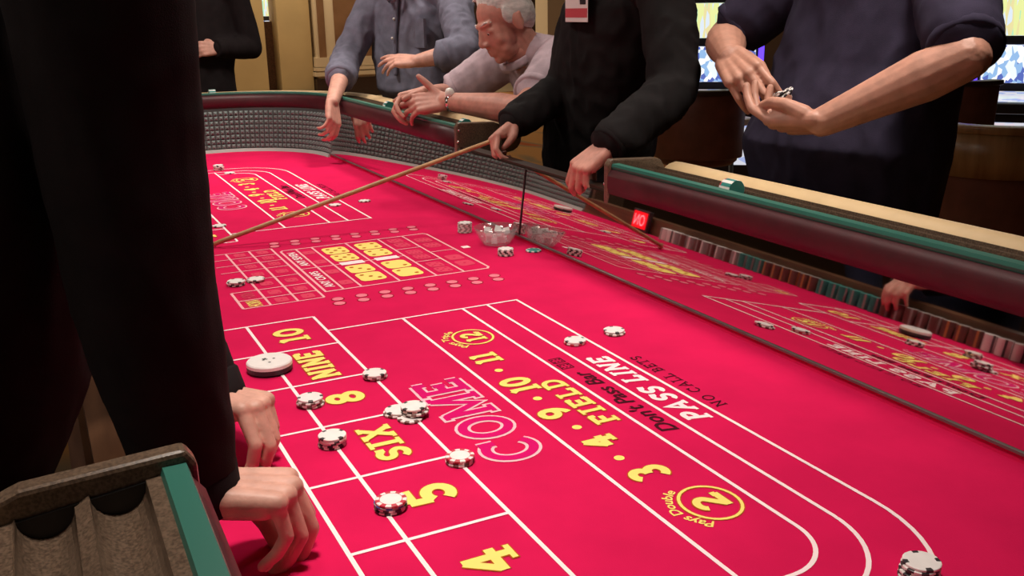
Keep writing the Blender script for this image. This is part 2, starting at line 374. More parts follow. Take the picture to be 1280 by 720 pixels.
# body under the table
sweep(loop, [(0.02, -0.03), (0.10, -0.03), (0.12, -0.06), (0.12, -0.30), (0.10, -0.33), (0.02, -0.33)], loop=True).build('apron', WOOD, table)
for x in (1.0, 3.45):
    MB().box((x-0.28, -0.92, FLOOR), (x+0.28, -0.32, -0.05)).build('pedestal', DARKWOOD, table, bevel=0.02)
MB().box((0.3, -0.95, -0.12), (4.15, -0.28, -0.035)).build('under_frame', DARKWOOD, table)
# raised walls (backing), bumper, pads
for S in (S1, S2):
    sweep(S, [(0.008, -0.02), (0.008+0.24*TT, 0.24), (0.05, 0.24), (0.055, 0.215), (0.165, 0.19), (0.165, -0.03), (0.09, -0.03)]).build('wall_core', DARKWOOD, table)
    sweep(S, [(0.186*TT, 0.190), (0.186*TT-0.006, 0.205), (0.186*TT-0.006, 0.232), (0.186*TT+0.004, 0.246), (0.03, 0.246), (0.03, 0.190)]).build('padded_band', BURG, table, True)
    sweep(S, [(0.031, 0.246), (0.029, 0.252), (0.031, 0.258), (0.049, 0.258), (0.051, 0.252), (0.051, 0.246)]).build('green_strip', GREEN, table)
    def gz(d): return 0.252-(d-0.051)*0.12
    prof = [(0.051, 0.225), (0.051, gz(0.051)), (0.062, gz(0.062))]
    for c in (0.083, 0.135):
        prof += [(c+0.0205*math.cos(PI-PI*k/10), gz(c)-0.0205*math.sin(PI*k/10)) for k in range(11)]
    prof += [(0.157, gz(0.157)), (0.168, gz(0.168)), (0.172, 0.23), (0.172, 0.19), (0.06, 0.19)]
    sweep(S, prof).build('chip_rack', RACK, table)
    sweep(S, [(0.206+0.047*math.cos(2*PI*k/16), 0.206+0.043*math.sin(2*PI*k/16)) for k in range(16)]).build('armrest', CREAM, table, True)
    sweep(S, [(0.165, -0.03), (0.17, 0.17), (0.20, 0.16), (0.185, -0.05)]).build('outer_skin', BURG, table)
# end caps where the rail stops
def cap_profile(): return [(0.022, 0.05), (0.022, 0.255), (0.030, 0.268), (0.15, 0.262), (0.166, 0.256), (0.178, 0.235), (0.182, 0.05)]
for (x, y, ny, w_) in ((DC_A, YD, 1, 0.022), (CUT_B, YM, -1, -0.022), (CUT_A, YM, -1, 0.022), (DC_B, YD, 1, -0.022)):
    sweep([((x, y), (0, ny)), ((x+w_, y), (0, ny))], cap_profile()).build('rail_end_cap', RACK, table, bevel=0.004)
    for d, z in ((0.03, 0.245), (0.026, 0.21)):
        MB().sphere((x+w_, y+ny*d, z), 0.004, 10, 6).build('screw', CHROME, table, True)
sweep([((DC_A-0.003, YD), (0, 1)), ((DC_A+0.001, YD), (0, 1))], [(0.054, 0.20), (0.054, 0.2505), (0.166, 0.238), (0.166, 0.20)]).build('groove_end_shade', SHOE, table)  # black insert: shade on the cap face at the groove ends, put in as colour
# low walls
sweep(line_pts(DC_A, DC_B, YD, 1), [(0.0, -0.02), (0.004, 0.062), (0.035, 0.066), (0.09, 0.03), (0.09, -0.03)]).build('low_wall', WOOD, table)
sweep(line_pts(CUT_A, CUT_B, YM, -1), [(0.01, -0.02), (0.008+0.19*TT, 0.196), (0.07, 0.196), (0.09, 0.17), (0.09, -0.03)]).build('low_wall', DARKWOOD, table)
# base strip and trim under the mirror
mp_ = line_pts(MIR_A, MIR_B, YM, -1, 2)
sweep(mp_, [(-0.001, 0.0), (-0.001+0.012*TT, 0.012), (0.01, 0.012), (0.01, 0.0)]).build('felt_strip', FELT, table)
sweep(mp_, [(-0.003, 0.0115), (-0.003, 0.0155), (0.008, 0.0155), (0.008, 0.0115)]).build('mirror_trim', TRIM, table)
# mirror panels, tilted outwards, joined at the middle of the table
for a, b in ((MIR_A, XC-0.0025), (XC+0.0025, MIR_B)):
    sweep([((a, YM), (0, -1)), ((b, YM), (0, -1))], [(0.0155*TT, 0.0155), (0.190*TT, 0.190), (0.190*TT+0.006, 0.190), (0.0155*TT+0.006, 0.0155)]).build('mirror_panel', MIRROR, table)
sweep([((XC-0.0025, YM), (0, -1)), ((XC+0.0025, YM), (0, -1))], [(0.0155*TT-0.002, 0.0155), (0.190*TT-0.002, 0.190), (0.190*TT+0.006, 0.190), (0.0155*TT+0.006, 0.0155)]).build('mirror_joint', SHOE, table)
# rubber pyramid bumper round both ends
def bumper(path):
    sheet = sweep(path, [(0.0, 0.0), (0.190*TT, 0.190), (0.190*TT+0.008, 0.190), (0.008, 0.0)]).build('rubber_bumper', RUBBER, table)
    sweep(path, [(-0.012, 0.0), (-0.006, 0.013), (0.004, 0.013), (0.004, 0.0)]).build('bumper_foot', mat('pale_grey_rubber', (0.40, 0.42, 0.40), 0.5), table)
    # resample by arc length
    acc = [0.0]
    for i in range(1, len(path)):
        acc.append(acc[-1]+math.dist(path[i][0], path[i-1][0]))
    P = 0.021; ncol = int(acc[-1]/P); mb = MB()
    def at(s):
        for i in range(1, len(path)):
            if s <= acc[i] or i == len(path)-1:
                t = (s-acc[i-1])/max(1e-6, acc[i]-acc[i-1]); a, b = path[i-1], path[i]
                nx = a[1][0]*(1-t)+b[1][0]*t; ny = a[1][1]*(1-t)+b[1][1]*t; l = math.hypot(nx, ny)
                return (a[0][0]*(1-t)+b[0][0]*t, a[0][1]*(1-t)+b[0][1]*t), (nx/l, ny/l)
    for c in range(ncol):
        (p, nn) = at((c+0.5)*P); tx, ty = -nn[1], nn[0]
        for r in range(8):
            z = 0.025+r*0.0205; h = 0.0085
            def q(dx, dz, dd): 
                d = (z+dz)*TT-dd
                return (p[0]+nn[0]*d+tx*dx, p[1]+nn[1]*d+ty*dx, z+dz)
            mb.add([q(-h,-h,0), q(h,-h,0), q(h,h,0), q(-h,h,0), q(0,0,0.011)], [(0,1,4),(1,2,4),(2,3,4),(3,0,4)])
    o = mb.build('rubber_pyramids', mat('pale_rubber', (0.18, 0.225, 0.215), 0.35), sheet); o['kind'] = 'stuff'
bumper(farpath)
bumper(nearpath)

# ------------------------------------------------------------------ print on the felt
ZP = 0.0007
def stroke(mb, pts, t, z=ZP, closed=False):
    n = len(pts); L = []; R = []
    for i in range(n):
        a = pts[(i-1) % n] if (closed or i > 0) else None
        b = pts[(i+1) % n] if (closed or i < n-1) else None
        p = pts[i]
        def nrm(u, v):
            dx, dy = v[0]-u[0], v[1]-u[1]; l = math.hypot(dx, dy) or 1e-9; return (-dy/l, dx/l)
        if a is None: nx, ny = nrm(p, b); s = 1
        elif b is None: nx, ny = nrm(a, p); s = 1
        else:
            n1 = nrm(a, p); n2 = nrm(p, b); nx, ny = n1[0]+n2[0], n1[1]+n2[1]; l = math.hypot(nx, ny)
            if l < 1e-6: nx, ny, s = n1[0], n1[1], 1
            else:
                nx, ny = nx/l, ny/l; s = min(1.8, 1/max(0.3, nx*n1[0]+ny*n1[1]))
        L.append((p[0]+nx*t/2*s, p[1]+ny*t/2*s, z)); R.append((p[0]-nx*t/2*s, p[1]-ny*t/2*s, z))
    k = n if closed else n-1
    mb.ns = getattr(mb, 'ns', 0)+1; dz = (mb.ns % 12)*1.5e-5      # overlapping strokes never share a plane
    L = [(a[0], a[1], a[2]+dz) for a in L]; R = [(a[0], a[1], a[2]+dz) for a in R]
    mb.add(L+R, [(i, n+i, n+(i+1) % n, (i+1) % n) for i in range(k)])
def arc(cx, cy, rx, ry, a0, a1, n=18):
    return [(cx+rx*math.cos(math.radians(a0+(a1-a0)*k/n)), cy+ry*math.sin(math.radians(a0+(a1-a0)*k/n))) for k in range(n+1)]
SE = 'serif'
GL = {
 '1': (0.42, [[(.21,.05),(.21,.95)], [(.21,.92),(.06,.80)]], [(.02,.40,.06)]),
 'I': (0.42, [[(.21,.05),(.21,.95)]], [(.02,.40,.06), (.02,.40,.94)]),
 '2': (0.66, [arc(.32,.68,.21,.22,165,-35)+[(.12,.12)], [(.06,.10),(.62,.10)], [(.58,.06),(.58,.24)]], []),
 '3': (0.62, [arc(.30,.70,.19,.20,150,-90), arc(.30,.30,.21,.21,90,-150)], []),
 '4': (0.74, [[(.48,.05),(.48,.90)], [(.48,.88),(.10,.38)], [(.04,.36),(.70,.36)]], [(.28,.68,.06)]),
 '5': (0.64, [[(.58,.90),(.16,.90)], [(.16,.95),(.14,.52)], arc(.30,.33,.22,.23,140,-150)], []),
 '8': (0.62, [arc(.31,.71,.18,.19,0,360), arc(.31,.30,.21,.20,0,360)], []),
 '9': (0.64, [arc(.32,.66,.21,.24,0,360), arc(.18,.62,.36,.52,5,-80)], []),
 '0': (0.68, [arc(.34,.5,.23,.40,0,360,24)], []),
 'O': (0.86, [arc(.43,.5,.32,.40,0,360,24)], []),
 'C': (0.82, [arc(.43,.5,.32,.40,50,310,22), [(.68,.66),(.68,.94)]], []),
 'S': (0.62, [arc(.31,.70,.19,.20,20,270,16), arc(.31,.30,.20,.20,90,-160,16), [(.53,.68),(.53,.95)]], []),
 'X': (0.74, [[(.12,.06),(.62,.94)], [(.62,.06),(.12,.94)]], [(.0,.28,.06), (.46,.74,.06), (.0,.28,.94), (.46,.74,.94)]),
 'N': (0.80, [[(.16,.05),(.16,.95)], [(.14,.92),(.64,.08)], [(.64,.05),(.64,.95)]], [(.02,.32,.06), (.02,.2,.94), (.5,.78,.94)]),
 'E': (0.66, [[(.16,.05),(.16,.95)], [(.1,.10),(.60,.10)], [(.1,.90),(.60,.90)], [(.2,.5),(.45,.5)], [(.57,.05),(.57,.27)], [(.57,.73),(.57,.95)], [(.43,.38),(.43,.62)]], [(.02,.2,.06), (.02,.2,.94)]),
 'F': (0.64, [[(.18,.05),(.18,.95)], [(.1,.90),(.60,.90)], [(.2,.5),(.45,.5)], [(.57,.70),(.57,.95)], [(.43,.38),(.43,.62)]], [(.02,.38,.06), (.02,.2,.94)]),
 'L': (0.64, [[(.18,.05),(.18,.95)], [(.1,.10),(.60,.10)], [(.57,.05),(.57,.32)]], [(.02,.2,.06), (.02,.36,.94)]),
 'D': (0.76, [[(.18,.05),(.18,.95)], [(.18,.90)]+arc(.36,.5,.28,.40,90,-90)+[(.18,.10)]], [(.02,.2,.06), (.02,.2,.94)]),
 'P': (0.68, [[(.18,.05),(.18,.95)], [(.18,.90)]+arc(.36,.69,.22,.21,90,-90)+[(.18,.48)]], [(.02,.40,.06), (.02,.2,.94)]),
 'A': (0.86, [[(.12,.05),(.43,.95),(.74,.05)], [(.24,.36),(.62,.36)]], [(.0,.28,.06), (.56,.86,.06)]),
 'B': (0.70, [[(.18,.05),(.18,.95)], [(.18,.90)]+arc(.36,.71,.18,.19,90,-90)+[(.18,.52)], [(.3,.52)]+arc(.38,.31,.22,.21,90,-90)+[(.18,.10)]], [(.02,.2,.06), (.02,.2,.94)]),
 'T': (0.72, [[(.36,.05),(.36,.95)], [(.06,.90),(.66,.90)], [(.09,.70),(.09,.95)], [(.63,.70),(.63,.95)]], [(.18,.54,.06)]),
 ' ': (0.32, [], []),
 'M': (1.0, [[(.16,.05),(.16,.95)], [(.16,.93),(.5,.20),(.84,.93)], [(.84,.05),(.84,.95)]], [(.02,.32,.06), (.68,.98,.06), (.02,.2,.94), (.8,.98,.94)]),
}
def word(txt, cx, cy, h, sx=1.0, t=0.2, gap=0.08, grow=0.0, z=ZP, mb=None, shear=0.0):
    """slab-serif word centred on (cx,cy); read by the players: runs towards +x, up is +y"""
    mb = mb or MB(); W = sum(GL[c][0] for c in txt)+gap*(len(txt)-1); x = -W/2
    for c in txt:
        wd, st, se = GL[c]
        f = lambda p: (cx+(x+p[0]+shear*(p[1]-0.5))*h*sx, cy+(p[1]-0.5)*h)
        for s in st:
            cl = len(s) > 15 and math.dist(s[0], s[-1]) < 1e-6
            stroke(mb, [f(p) for p in (s[:-1] if cl else s)], t*h+grow, z, cl)
        for (a, b, yy) in se:
            p, q = f((a, yy)), f((b, yy)); d = grow/2
            stroke(mb, [(p[0]-d, p[1]), (q[0]+d, q[1])], t*h*0.6+grow, z)
        x += wd+gap
    return mb
def felt_print(name, mb, m): return mb.build(name, m, felt)
def yellow_word(txt, cx, cy, h, sx=1.0, t=0.2, gap=0.08):
    felt_print('lettering_outline', word(txt, cx, cy, h, sx, t, gap, 0.0032, ZP), YEDGE)
    felt_print('lettering', word(txt, cx, cy, h, sx, t, gap, 0, ZP+0.0004), YEL)
def font_verts(txt, size, shear=0.0, offset=0.0):
    c = bpy.data.curves.new('t', 'FONT'); c.body = txt; c.size = size; c.shear = shear; c.offset = offset; c.align_x = 'CENTER'; c.resolution_u = 3
    o = bpy.data.objects.new('t', c); C.objects.link(o)
    dg = bpy.context.evaluated_depsgraph_get(); me = bpy.data.meshes.new_from_object(o.evaluated_get(dg))
    v = [tuple(p.co) for p in me.vertices]; f = [tuple(p.vertices) for p in me.polygons]
    bpy.data.objects.remove(o); bpy.data.curves.remove(c); bpy.data.meshes.remove(me)
    return v, f
def font_word(txt, cx, cy, w_, h, m, shear=0.0, offset=0.0, z=ZP, name='lettering'):
    v, f = font_verts(txt, 1.0, shear, offset)
    xs = [p[0] for p in v]; ys = [p[1] for p in v]
    ax, bx, ay, by = min(xs), max(xs), min(ys), max(ys)
    felt_print(name, MB().add([(cx+((p[0]-ax)/(bx-ax)-0.5)*w_, cy+((p[1]-ay)/(by-ay)-0.5)*h, z) for p in v], f), m)
def font_arc(txt, cx, cy, r, h, m, a_mid=90, span=110, z=ZP):
    v, f = font_verts(txt, 1.0, 0.15, 0.02)
    xs = [p[0] for p in v]; ax, bx = min(xs), max(xs)
    out = []
    for p in v:
        a = math.radians(a_mid-((p[0]-ax)/(bx-ax)-0.5)*span); rr = r+p[1]*h
        out.append((cx+rr*math.cos(a), cy+rr*math.sin(a), z))
    felt_print('lettering', MB().add(out, f), m)
LW = 0.0058
Ls = {0: -0.259, 1: -0.329, 2: -0.464, 3: -0.620, 4: -0.752, 5: -0.808, 6: -0.878}
ROWS = [1.848, 1.669, 1.491, 1.310, 1.131, 0.952, 0.772]
XCL = 2.228
ACX, ACY = 0.76, -0.678
for mir in (False, True):
    fx = (lambda x: 2*XCL-x) if mir else (lambda x: x)
    M_ = lambda pts: [(fx(p[0]), p[1]) for p in pts]
    mb = MB()
    for r in ROWS: stroke(mb, M_([(r, Ls[0]), (r, Ls[2])]), LW)
    stroke(mb, M_([(1.848, Ls[0]), (0.772, Ls[0])]), LW)
    stroke(mb, M_([(1.848, Ls[1]), (0.772, Ls[1])]), LW)
    stroke(mb, M_([(1.848, Ls[2]), (0.66, Ls[2])]), LW)
    stroke(mb, M_([(1.747, Ls[2]), (1.747, Ls[6]-LW/2)]), LW)
    stroke(mb, M_([(1.747, Ls[3]), (0.62, Ls[3])]), LW)
    for k, r in ((4, 0.074), (5, 0.130), (6, 0.200)):
        end = Ls[3] if k == 4 else -0.30
        stroke(mb, M_([(1.747, Ls[k])]+arc(ACX, ACY, r*1.02, -r if False else r, 270, 180, 14)+[(ACX-r*1.02, end)]), LW)
    felt_print('layout_lines', mb, LINE)
# place numbers
for txt, x, h, sx in (('4', 0.865, 0.072, 1.0), ('5', 1.042, 0.070, 1.15), ('SIX', 1.216, 0.050, 1.25), ('8', 1.404, 0.062, 1.25), ('NINE', 1.574, 0.050, 0.98), ('10', 1.755, 0.058, 1.25)):
    yellow_word(txt, x, -0.394, h, sx, 0.17 if txt == '4' else 0.22, 0.06)
for txt, x, h, sx in (('4', 2.70, 0.060, 1.2), ('5', 2.88, 0.060, 1.2), ('SIX', 3.06, 0.05, 1.25), ('8', 3.24, 0.06, 1.25), ('NINE', 3.42, 0.05, 0.98), ('10', 3.60, 0.058, 1.2)):
    yellow_word(txt, x, -0.394, h, sx, 0.23, 0.06)
def disc(cx, cy, r, n=16, z=ZP, sx=1.0): return [(cx+r*sx*math.cos(2*PI*k/n), cy+r*math.sin(2*PI*k/n), z) for k in range(n)]
def field(nums, fieldx, pos, mirrored):
    for txt, x, y, h, sx in pos: yellow_word(txt, x, y, h, sx, 0.22, 0.04)
near_nums = (('11', 1.458, -0.668, 0.052, 1.1), ('10', 1.318, -0.664, 0.054, 1.05), ('9', 1.188, -0.660, 0.054, 1.15), ('4', 1.070, -0.666, 0.056, 0.95), ('3', 0.956, -0.674, 0.058, 1.1), ('2', 0.855, -0.697, 0.046, 1.25), ('12', 1.574, -0.697, 0.042, 1.0))
for t_ in near_nums:
    yellow_word(t_[0], t_[1], t_[2], t_[3], t_[4], 0.22, 0.04)
for t_ in near_nums:
    yellow_word(t_[0], 4.456-t_[1], t_[2], t_[3], t_[4], 0.22, 0.04)
mbd = MB(); mbo = MB()
for x in (1.393, 1.252, 1.128, 1.013):
    for xx in (x, 4.456-x):
        felt_print('field_dot', MB().add(disc(xx, -0.664, 0.0075), [tuple(range(16))]), YEL)
for cx, cy in ((0.855, -0.697), (1.574, -0.697), (4.456-0.855, -0.697), (4.456-1.574, -0.697)):
    mb = MB(); stroke(mb, arc(cx, cy, 0.042, 0.038, 0, 360, 32)[:-1], 0.0065, ZP-0.0002, True); felt_print('ring_outline', mb, YEDGE)
    mb = MB(); stroke(mb, arc(cx, cy, 0.042, 0.038, 0, 360, 32)[:-1], 0.0042, ZP+0.0002, True); felt_print('field_ring', mb, YEL)
    font_arc('Pays Double' if cx in (0.855, 4.456-0.855) else 'Pays Triple', cx, cy, 0.047, 0.019, YEL, 88, 120)
for xx in (1.215, 4.456-1.215):
    yellow_word('FIELD', xx, -0.715, 0.040, 1.35, 0.22, 0.12)
    # COME: white outline, magenta inside
    cxx = 1.235 if xx < 2 else 4.456-1.235
    felt_print('come_outline', word('COME', cxx, -0.545, 0.088, 1.06, 0.17, 0.05, 0.0088, ZP), mat('pale_pink_print', (0.88, 0.50, 0.56), 0.9, spec=0.1))
    felt_print('come_lettering', word('COME', cxx, -0.545, 0.088, 1.06, 0.17, 0.05, -0.0005, ZP+0.0005), MAG)
    felt_print('lettering', word('PASS LINE', xx, -0.843, 0.040, 1.18, 0.23, 0.10, shear=0.22), LINE)
    font_word("Don't Pass Bar", 1.185 if xx < 2 else 4.456-1.185, -0.779, 0.27, 0.030, BLK, 0.2, 0.02)
    felt_print('lettering', word('NO CALL BETS', xx-0.003, -0.903, 0.022, 1.25, 0.12, 0.10), BLK)
    for q in range(2):     # the two barred dice
        dx = (1.355 if xx < 2 else 3.245)+q*0.03
        mb = MB(); stroke(mb, [(dx-0.011,-0.785),(dx+0.011,-0.785),(dx+0.011,-0.763),(dx-0.011,-0.763)], 0.002, ZP, True)
        for u in (-0.005, 0.005):
            for v_ in (-0.007, 0, 0.007): mb.add(disc(dx+u, -0.774+v_, 0.0022, 8), [tuple(range(8))])
        felt_print('barred_die', mb, BLK)
# proposition box in the middle
mb = MB()
PT, PB, GB, GT = 2.436, 2.012, 1.972, 2.476
stroke(mb, [(PB, -0.538), (PB, -0.935), (PB+0.012, -0.943), (PT-0.012, -0.943), (PT, -0.935), (PT, -0.545), (PT-0.008, -0.538)], LW, ZP, True)
for y in (-0.579, -0.621, -0.713, -0.804, -0.874): stroke(mb, [(PB, y), (PT, y)], LW*0.9)
stroke(mb, [(XCL, -0.538), (XCL, -0.621)], LW*0.8); stroke(mb, [(XCL, -0.621), (XCL, -0.804)], LW*0.8)
for x in (PB+(PT-PB)/3, PB+(PT-PB)*2/3): stroke(mb, [(x, -0.804), (x, -0.874)], LW*0.7)
stroke(mb, [(XCL, -0.874), (XCL, -0.943)], LW*0.7)
for y in (-0.5235, -0.466, -0.407): stroke(mb, [(GB, y), (GT, y)], LW*0.9)
for x in (GB, GB+0.06, GB+0.13): stroke(mb, [(x, -0.5235), (x, -0.349)], LW*0.75)
for x in (GB+0.22, GB+0.31, GB+0.375, GB+0.44, GT): stroke(mb, [(x, -0.5235), (x, -0.36)], LW*0.6)
stroke(mb, [(GB, -0.349), (GB+0.13, -0.349)], LW)
felt_print('proposition_lines', mb, mat('pink_white_print', (0.88, 0.42, 0.46), 0.9, spec=0.1))
def die_print(cx, cy, a, m, pips, pm):
    mb = MB(); r = a*0.2
    pts = []
    for (sx, sy, a0) in ((1, 1, 0), (-1, 1, 90), (-1, -1, 180), (1, -1, 270)):
        pts += [(cx+sx*(a/2-r)+r*math.cos(math.radians(a0+k*30)), cy+sy*(a*0.42-r)+r*math.sin(math.radians(a0+k*30)), ZP) for k in range(4)]
    mb.add(pts, [tuple(range(len(pts)))]); felt_print('printed_die', mb, m)
    mb = MB()
    P_ = {2: ((-1,-1),(1,1)), 3: ((-1,-1),(0,0),(1,1)), 4: ((-1,-1),(1,1),(-1,1),(1,-1)), 5: ((-1,-1),(1,1),(-1,1),(1,-1),(0,0)), 6: ((-1,-1),(-1,0),(-1,1),(1,-1),(1,0),(1,1)), 1: ((0,0),)}[pips]
    for u, v_ in P_: mb.add(disc(cx+u*a*0.24, cy+v_*a*0.22, a*0.075, 8, ZP+0.0004), [tuple(range(8))])
    felt_print('printed_pips', mb, pm)['kind'] = 'stuff'
for (xc, yc, p) in ((2.33, -0.667, 5), (2.125, -0.667, 3), (2.335, -0.757, 4), (2.12, -0.757, 2)):
    for k in (-1, 1): die_print(xc+k*0.040, yc, 0.074, YEL, p, YEDGE)
for yy in (-0.667, -0.757): 
    mb = MB().box((XCL-0.014, yy-0.03, ZP), (XCL+0.014, yy+0.03, ZP+0.0002)); felt_print('payout_label', mb, LINE)
for i in range(3):
    for k in (-1, 1): die_print(PB+(PT-PB)*(i+0.5)/3+k*0.026, -0.839, 0.046, PINKD, 5+i % 2, FELT)
for i in range(2):
    for k in (-1, 1): die_print(PB+(PT-PB)*(i+0.5)/2+k*0.032, -0.908, 0.050, PINKD, 1+5*i, FELT)
for i in range(4):
    die_print(PB+(PT-PB)*(i+0.5)/4, -0.600, 0.036, PINKD, 1, FELT)
for i in range(2):
    font_word('ANY SEVEN' if i else 'ANY CRAPS', PB+(PT-PB)*(0.25+0.5*i), -0.5585, 0.15, 0.022, LINE, 0, 0.02)
for i, x in enumerate((GB+0.03, GB+0.095, GB+0.175, GB+0.265, GB+0.345, GB+0.41, GB+0.475)):
    for yc in (-0.495, -0.437): die_print(x, yc, 0.034, PINKD, 1+(i % 6), FELT)
for x in (GB+0.03, GB+0.095): font_word('HORN', x, -0.378, 0.045, 0.03, YEL if x < GB+0.05 else PINKD, 0, 0.02)
# rows of C and E discs
DISC = [mat('pale_red_print', (0.80, 0.20, 0.27), 0.9, spec=0.1), mat('dark_red_print', (0.28, 0.003, 0.02), 0.9, spec=0.1)]
for k in range(8):
    for x0, step in ((1.945, 0.0537), (2.530, 0.0562)):
        for q in range(2):
            x, y = x0-q*0.033, -0.545-k*step+(0.006 if q else 0)
            felt_print('craps_eleven_disc', MB().add(disc(x, y, 0.0125, 14), [tuple(range(14))]).add(disc(x, y, 0.015, 14, ZP-0.0003), [tuple(range(14))], 1), DISC)
felt_print('white_mark', MB().box((2.222, -0.986, ZP), (2.244, -0.966, ZP+0.0002)), LINE)

# ------------------------------------------------------------------ chips
CH_R, CH_T = 0.0200, 0.0034
def chip_mesh(name, body, spots, top=None, inlay=None, r=CH_R, t=CH_T, n=32, every=4):
    mb = MB(); top = top or body
    prof = [(r*0.96, 0), (r, t*0.18), (r, t*0.82), (r*0.96, t)]
    vs = []
    for rr, z in prof:
        for k in range(n): vs.append((rr*math.cos(2*PI*k/n), rr*math.sin(2*PI*k/n), z))
    for rr in (r*0.74, r*0.70):
        for k in range(n): vs.append((rr*math.cos(2*PI*k/n), rr*math.sin(2*PI*k/n), t))
    mb.v += vs
    for i in range(5):
        for k in range(n):
            mb.f.append((i*n+k, i*n+(k+1) % n, (i+1)*n+(k+1) % n, (i+1)*n+k)); mb.mi.append(1 if (k % (n//every) in (0, 1)) and i < 4 else (2 if i == 4 else 0))
    mb.f.append(tuple(5*n+k for k in range(n))); mb.mi.append(3)
    mb.f.append(tuple(range(n))[::-1]); mb.mi.append(0)
    me = mb.mesh(name)
    for m in (body, spots, top, inlay or top): me.materials.append(m)
    return me
def pl(name, c, rough=0.4): return mat(name, c, rough, noise_amt=0.06, noise_scale=60)
CW, CK, CB, CR, CT, CG, CO = pl('chip_white', (0.86, 0.80, 0.78)), pl('chip_black', (0.03, 0.025, 0.03)), pl('chip_brown', (0.16, 0.06, 0.05)), pl('chip_red', (0.55, 0.03, 0.06)), pl('chip_teal', (0.03, 0.24, 0.21)), pl('chip_grey', (0.34, 0.31, 0.30)), pl('chip_orange', (0.55, 0.25, 0.08))
CBL = pl('chip_blue', (0.06, 0.10, 0.35))
CHIPS = {
 'white': chip_mesh('white_chip', CW, CK, CW, CW),
 'maroon': chip_mesh('maroon_chip', CB, CW, CW, CW, every=8),
 'black': chip_mesh('black_chip', CK, CW, CG, CW, every=8),
 'red': chip_mesh('red_chip', CR, CW, CR, CW, every=8),
 'blue': chip_mesh('grey_blue_chip', CG, CBL, CG, CW, every=8),
 'teal': chip_mesh('teal_chip', CT, CW, CT, CT, every=8),
 'grey': chip_mesh('grey_chip', CG, CW, CW, CW, every=8),
}
CNAME = {'white': 'white', 'maroon': 'maroon and white', 'black': 'black and white', 'red': 'red and white', 'blue': 'grey and blue', 'teal': 'teal green', 'grey': 'grey and white'}
ORD = ['second', 'third', 'fourth', 'fifth', 'sixth', 'seventh', 'eighth']
def chip_stack(x, y, kinds, where, group, jit=0.0012, z0=0.0009):
    n = len(kinds)
    for i, k in enumerate(kinds):
        o = bpy.data.objects.new('casino_chip', CHIPS[k]); C.objects.link(o)
        o.location = (x+random.uniform(-jit, jit), y+random.uniform(-jit, jit), z0+i*CH_T); o.rotation_euler.z = random.uniform(0, 6)
        if n == 1: lab = '%s chip lying alone %s' % (CNAME[k], where)
        else:
            pos = 'top' if i == n-1 else 'bottom' if i == 0 else ORD[i-1]+' from bottom'
            lab = '%s chip, %s of stack %s' % (CNAME[k], pos, where)
        tag(o, lab, 'chip', group)
G = 'chips bet on the felt'
chip_stack(1.467, -0.465, ['maroon', 'maroon', 'white'], 'on the line between NINE and 8', G, 0.003)
chip_stack(1.403, -0.337, ['maroon', 'maroon', 'maroon', 'white'], 'beside the printed 8', G, 0.003)
chip_stack(1.306, -0.446, ['maroon', 'white'], 'leaning behind the taller pile by SIX', G, 0.002)
chip_stack(1.274, -0.456, ['maroon'], 'half under the tall pile by SIX', G)
chip_stack(1.284, -0.466, ['maroon', 'maroon', 'black', 'white'], 'on the line above SIX', G, 0.003, 0.0043)
chip_stack(1.244, -0.326, ['black', 'black', 'white', 'white', 'white'], 'left of the printed SIX', G, 0.0015)
chip_stack(1.107, -0.466, ['maroon', 'maroon', 'red'], 'on the line between SIX and 5', G)
chip_stack(1.031, -0.338, ['black', 'black', 'blue', 'red'], 'beside the printed 5', G)
chip_stack(1.451, -0.848, ['red', 'white'], 'on the PASS LINE strip by its last letter', G)
chip_stack(1.461, -0.940, ['maroon', 'white'], 'outside the PASS LINE near the mirror', G, 0.003)
chip_stack(0.618, -0.792, ['black', 'white', 'black', 'white', 'black', 'white'], 'at the layout corner nearest the camera', G, 0.002)
chip_stack(2.393, -1.045, ['grey']*8, 'left of the dice bowl', G, 0.0006)
chip_stack(2.104, -1.029, ['black', 'grey', 'black', 'black', 'grey'], 'directly in front of the dice bowl', G, 0.0006)
chip_stack(2.105, -1.108, ['teal'], 'against the mirror right of the dice bowl', G)
chip_stack(2.168, -0.372, ['black', 'white', 'white'], 'on the horn boxes beside the black sleeve', G, 0.002)
chip_stack(2.178, -0.420, ['maroon', 'white'], 'in the small boxes right of the horn stack', G, 0.002)
chip_stack(2.953, -0.840, ['white'], 'on the far pass line just under the stick', G)
chip_stack(2.968, -0.942, ['maroon'], 'outside the far pass line behind the stick', G)
chip_stack(3.89, -0.648, ['white']*6, 'at the far end', G)
chip_stack(3.785, -0.668, ['white'], 'in front of the far end stack', G)
chip_stack(2.83, -0.455, ['white'], 'on the far place line near the stick tip', G)
# pucks
def puck(x, y, label):
    t = thing('point_puck', label, 'puck', (x, y, 0.0009), 'point pucks')
    MB().lathe((x, y, 0.0009), [(0.036,0),(0.039,0.003),(0.039,0.011)], 40, caps=True).build('black_base', CK, t, False)
    MB().lathe((x, y, 0.0009), [(0.0392,0.011),(0.039,0.0165),(0.037,0.0185)], 40).build('white_top', CW, t, False)
    mbk = MB()
    for (u, v_, r) in ((-0.012, 0.002, 0.0026), (0.004, -0.009, 0.0026)): mbk.add([(x+u+r*math.cos(a*PI/4), y+v_+r*math.sin(a*PI/4), 0.0197) for a in range(8)], [tuple(range(8))])
    stroke(mbk, [(x+0.002, y+0.010), (x+0.012, y+0.004)], 0.004, 0.0197); stroke(mbk, [(x+0.004, y+0.002), (x+0.011, y+0.010)], 0.003, 0.0197)
    mbk.build('marking', CK, t)
puck(1.588, -0.316, 'large white-topped black puck lying between 10 and NINE')
puck(3.38, -0.315, 'large white-topped puck on the far half, seen only in the mirror')
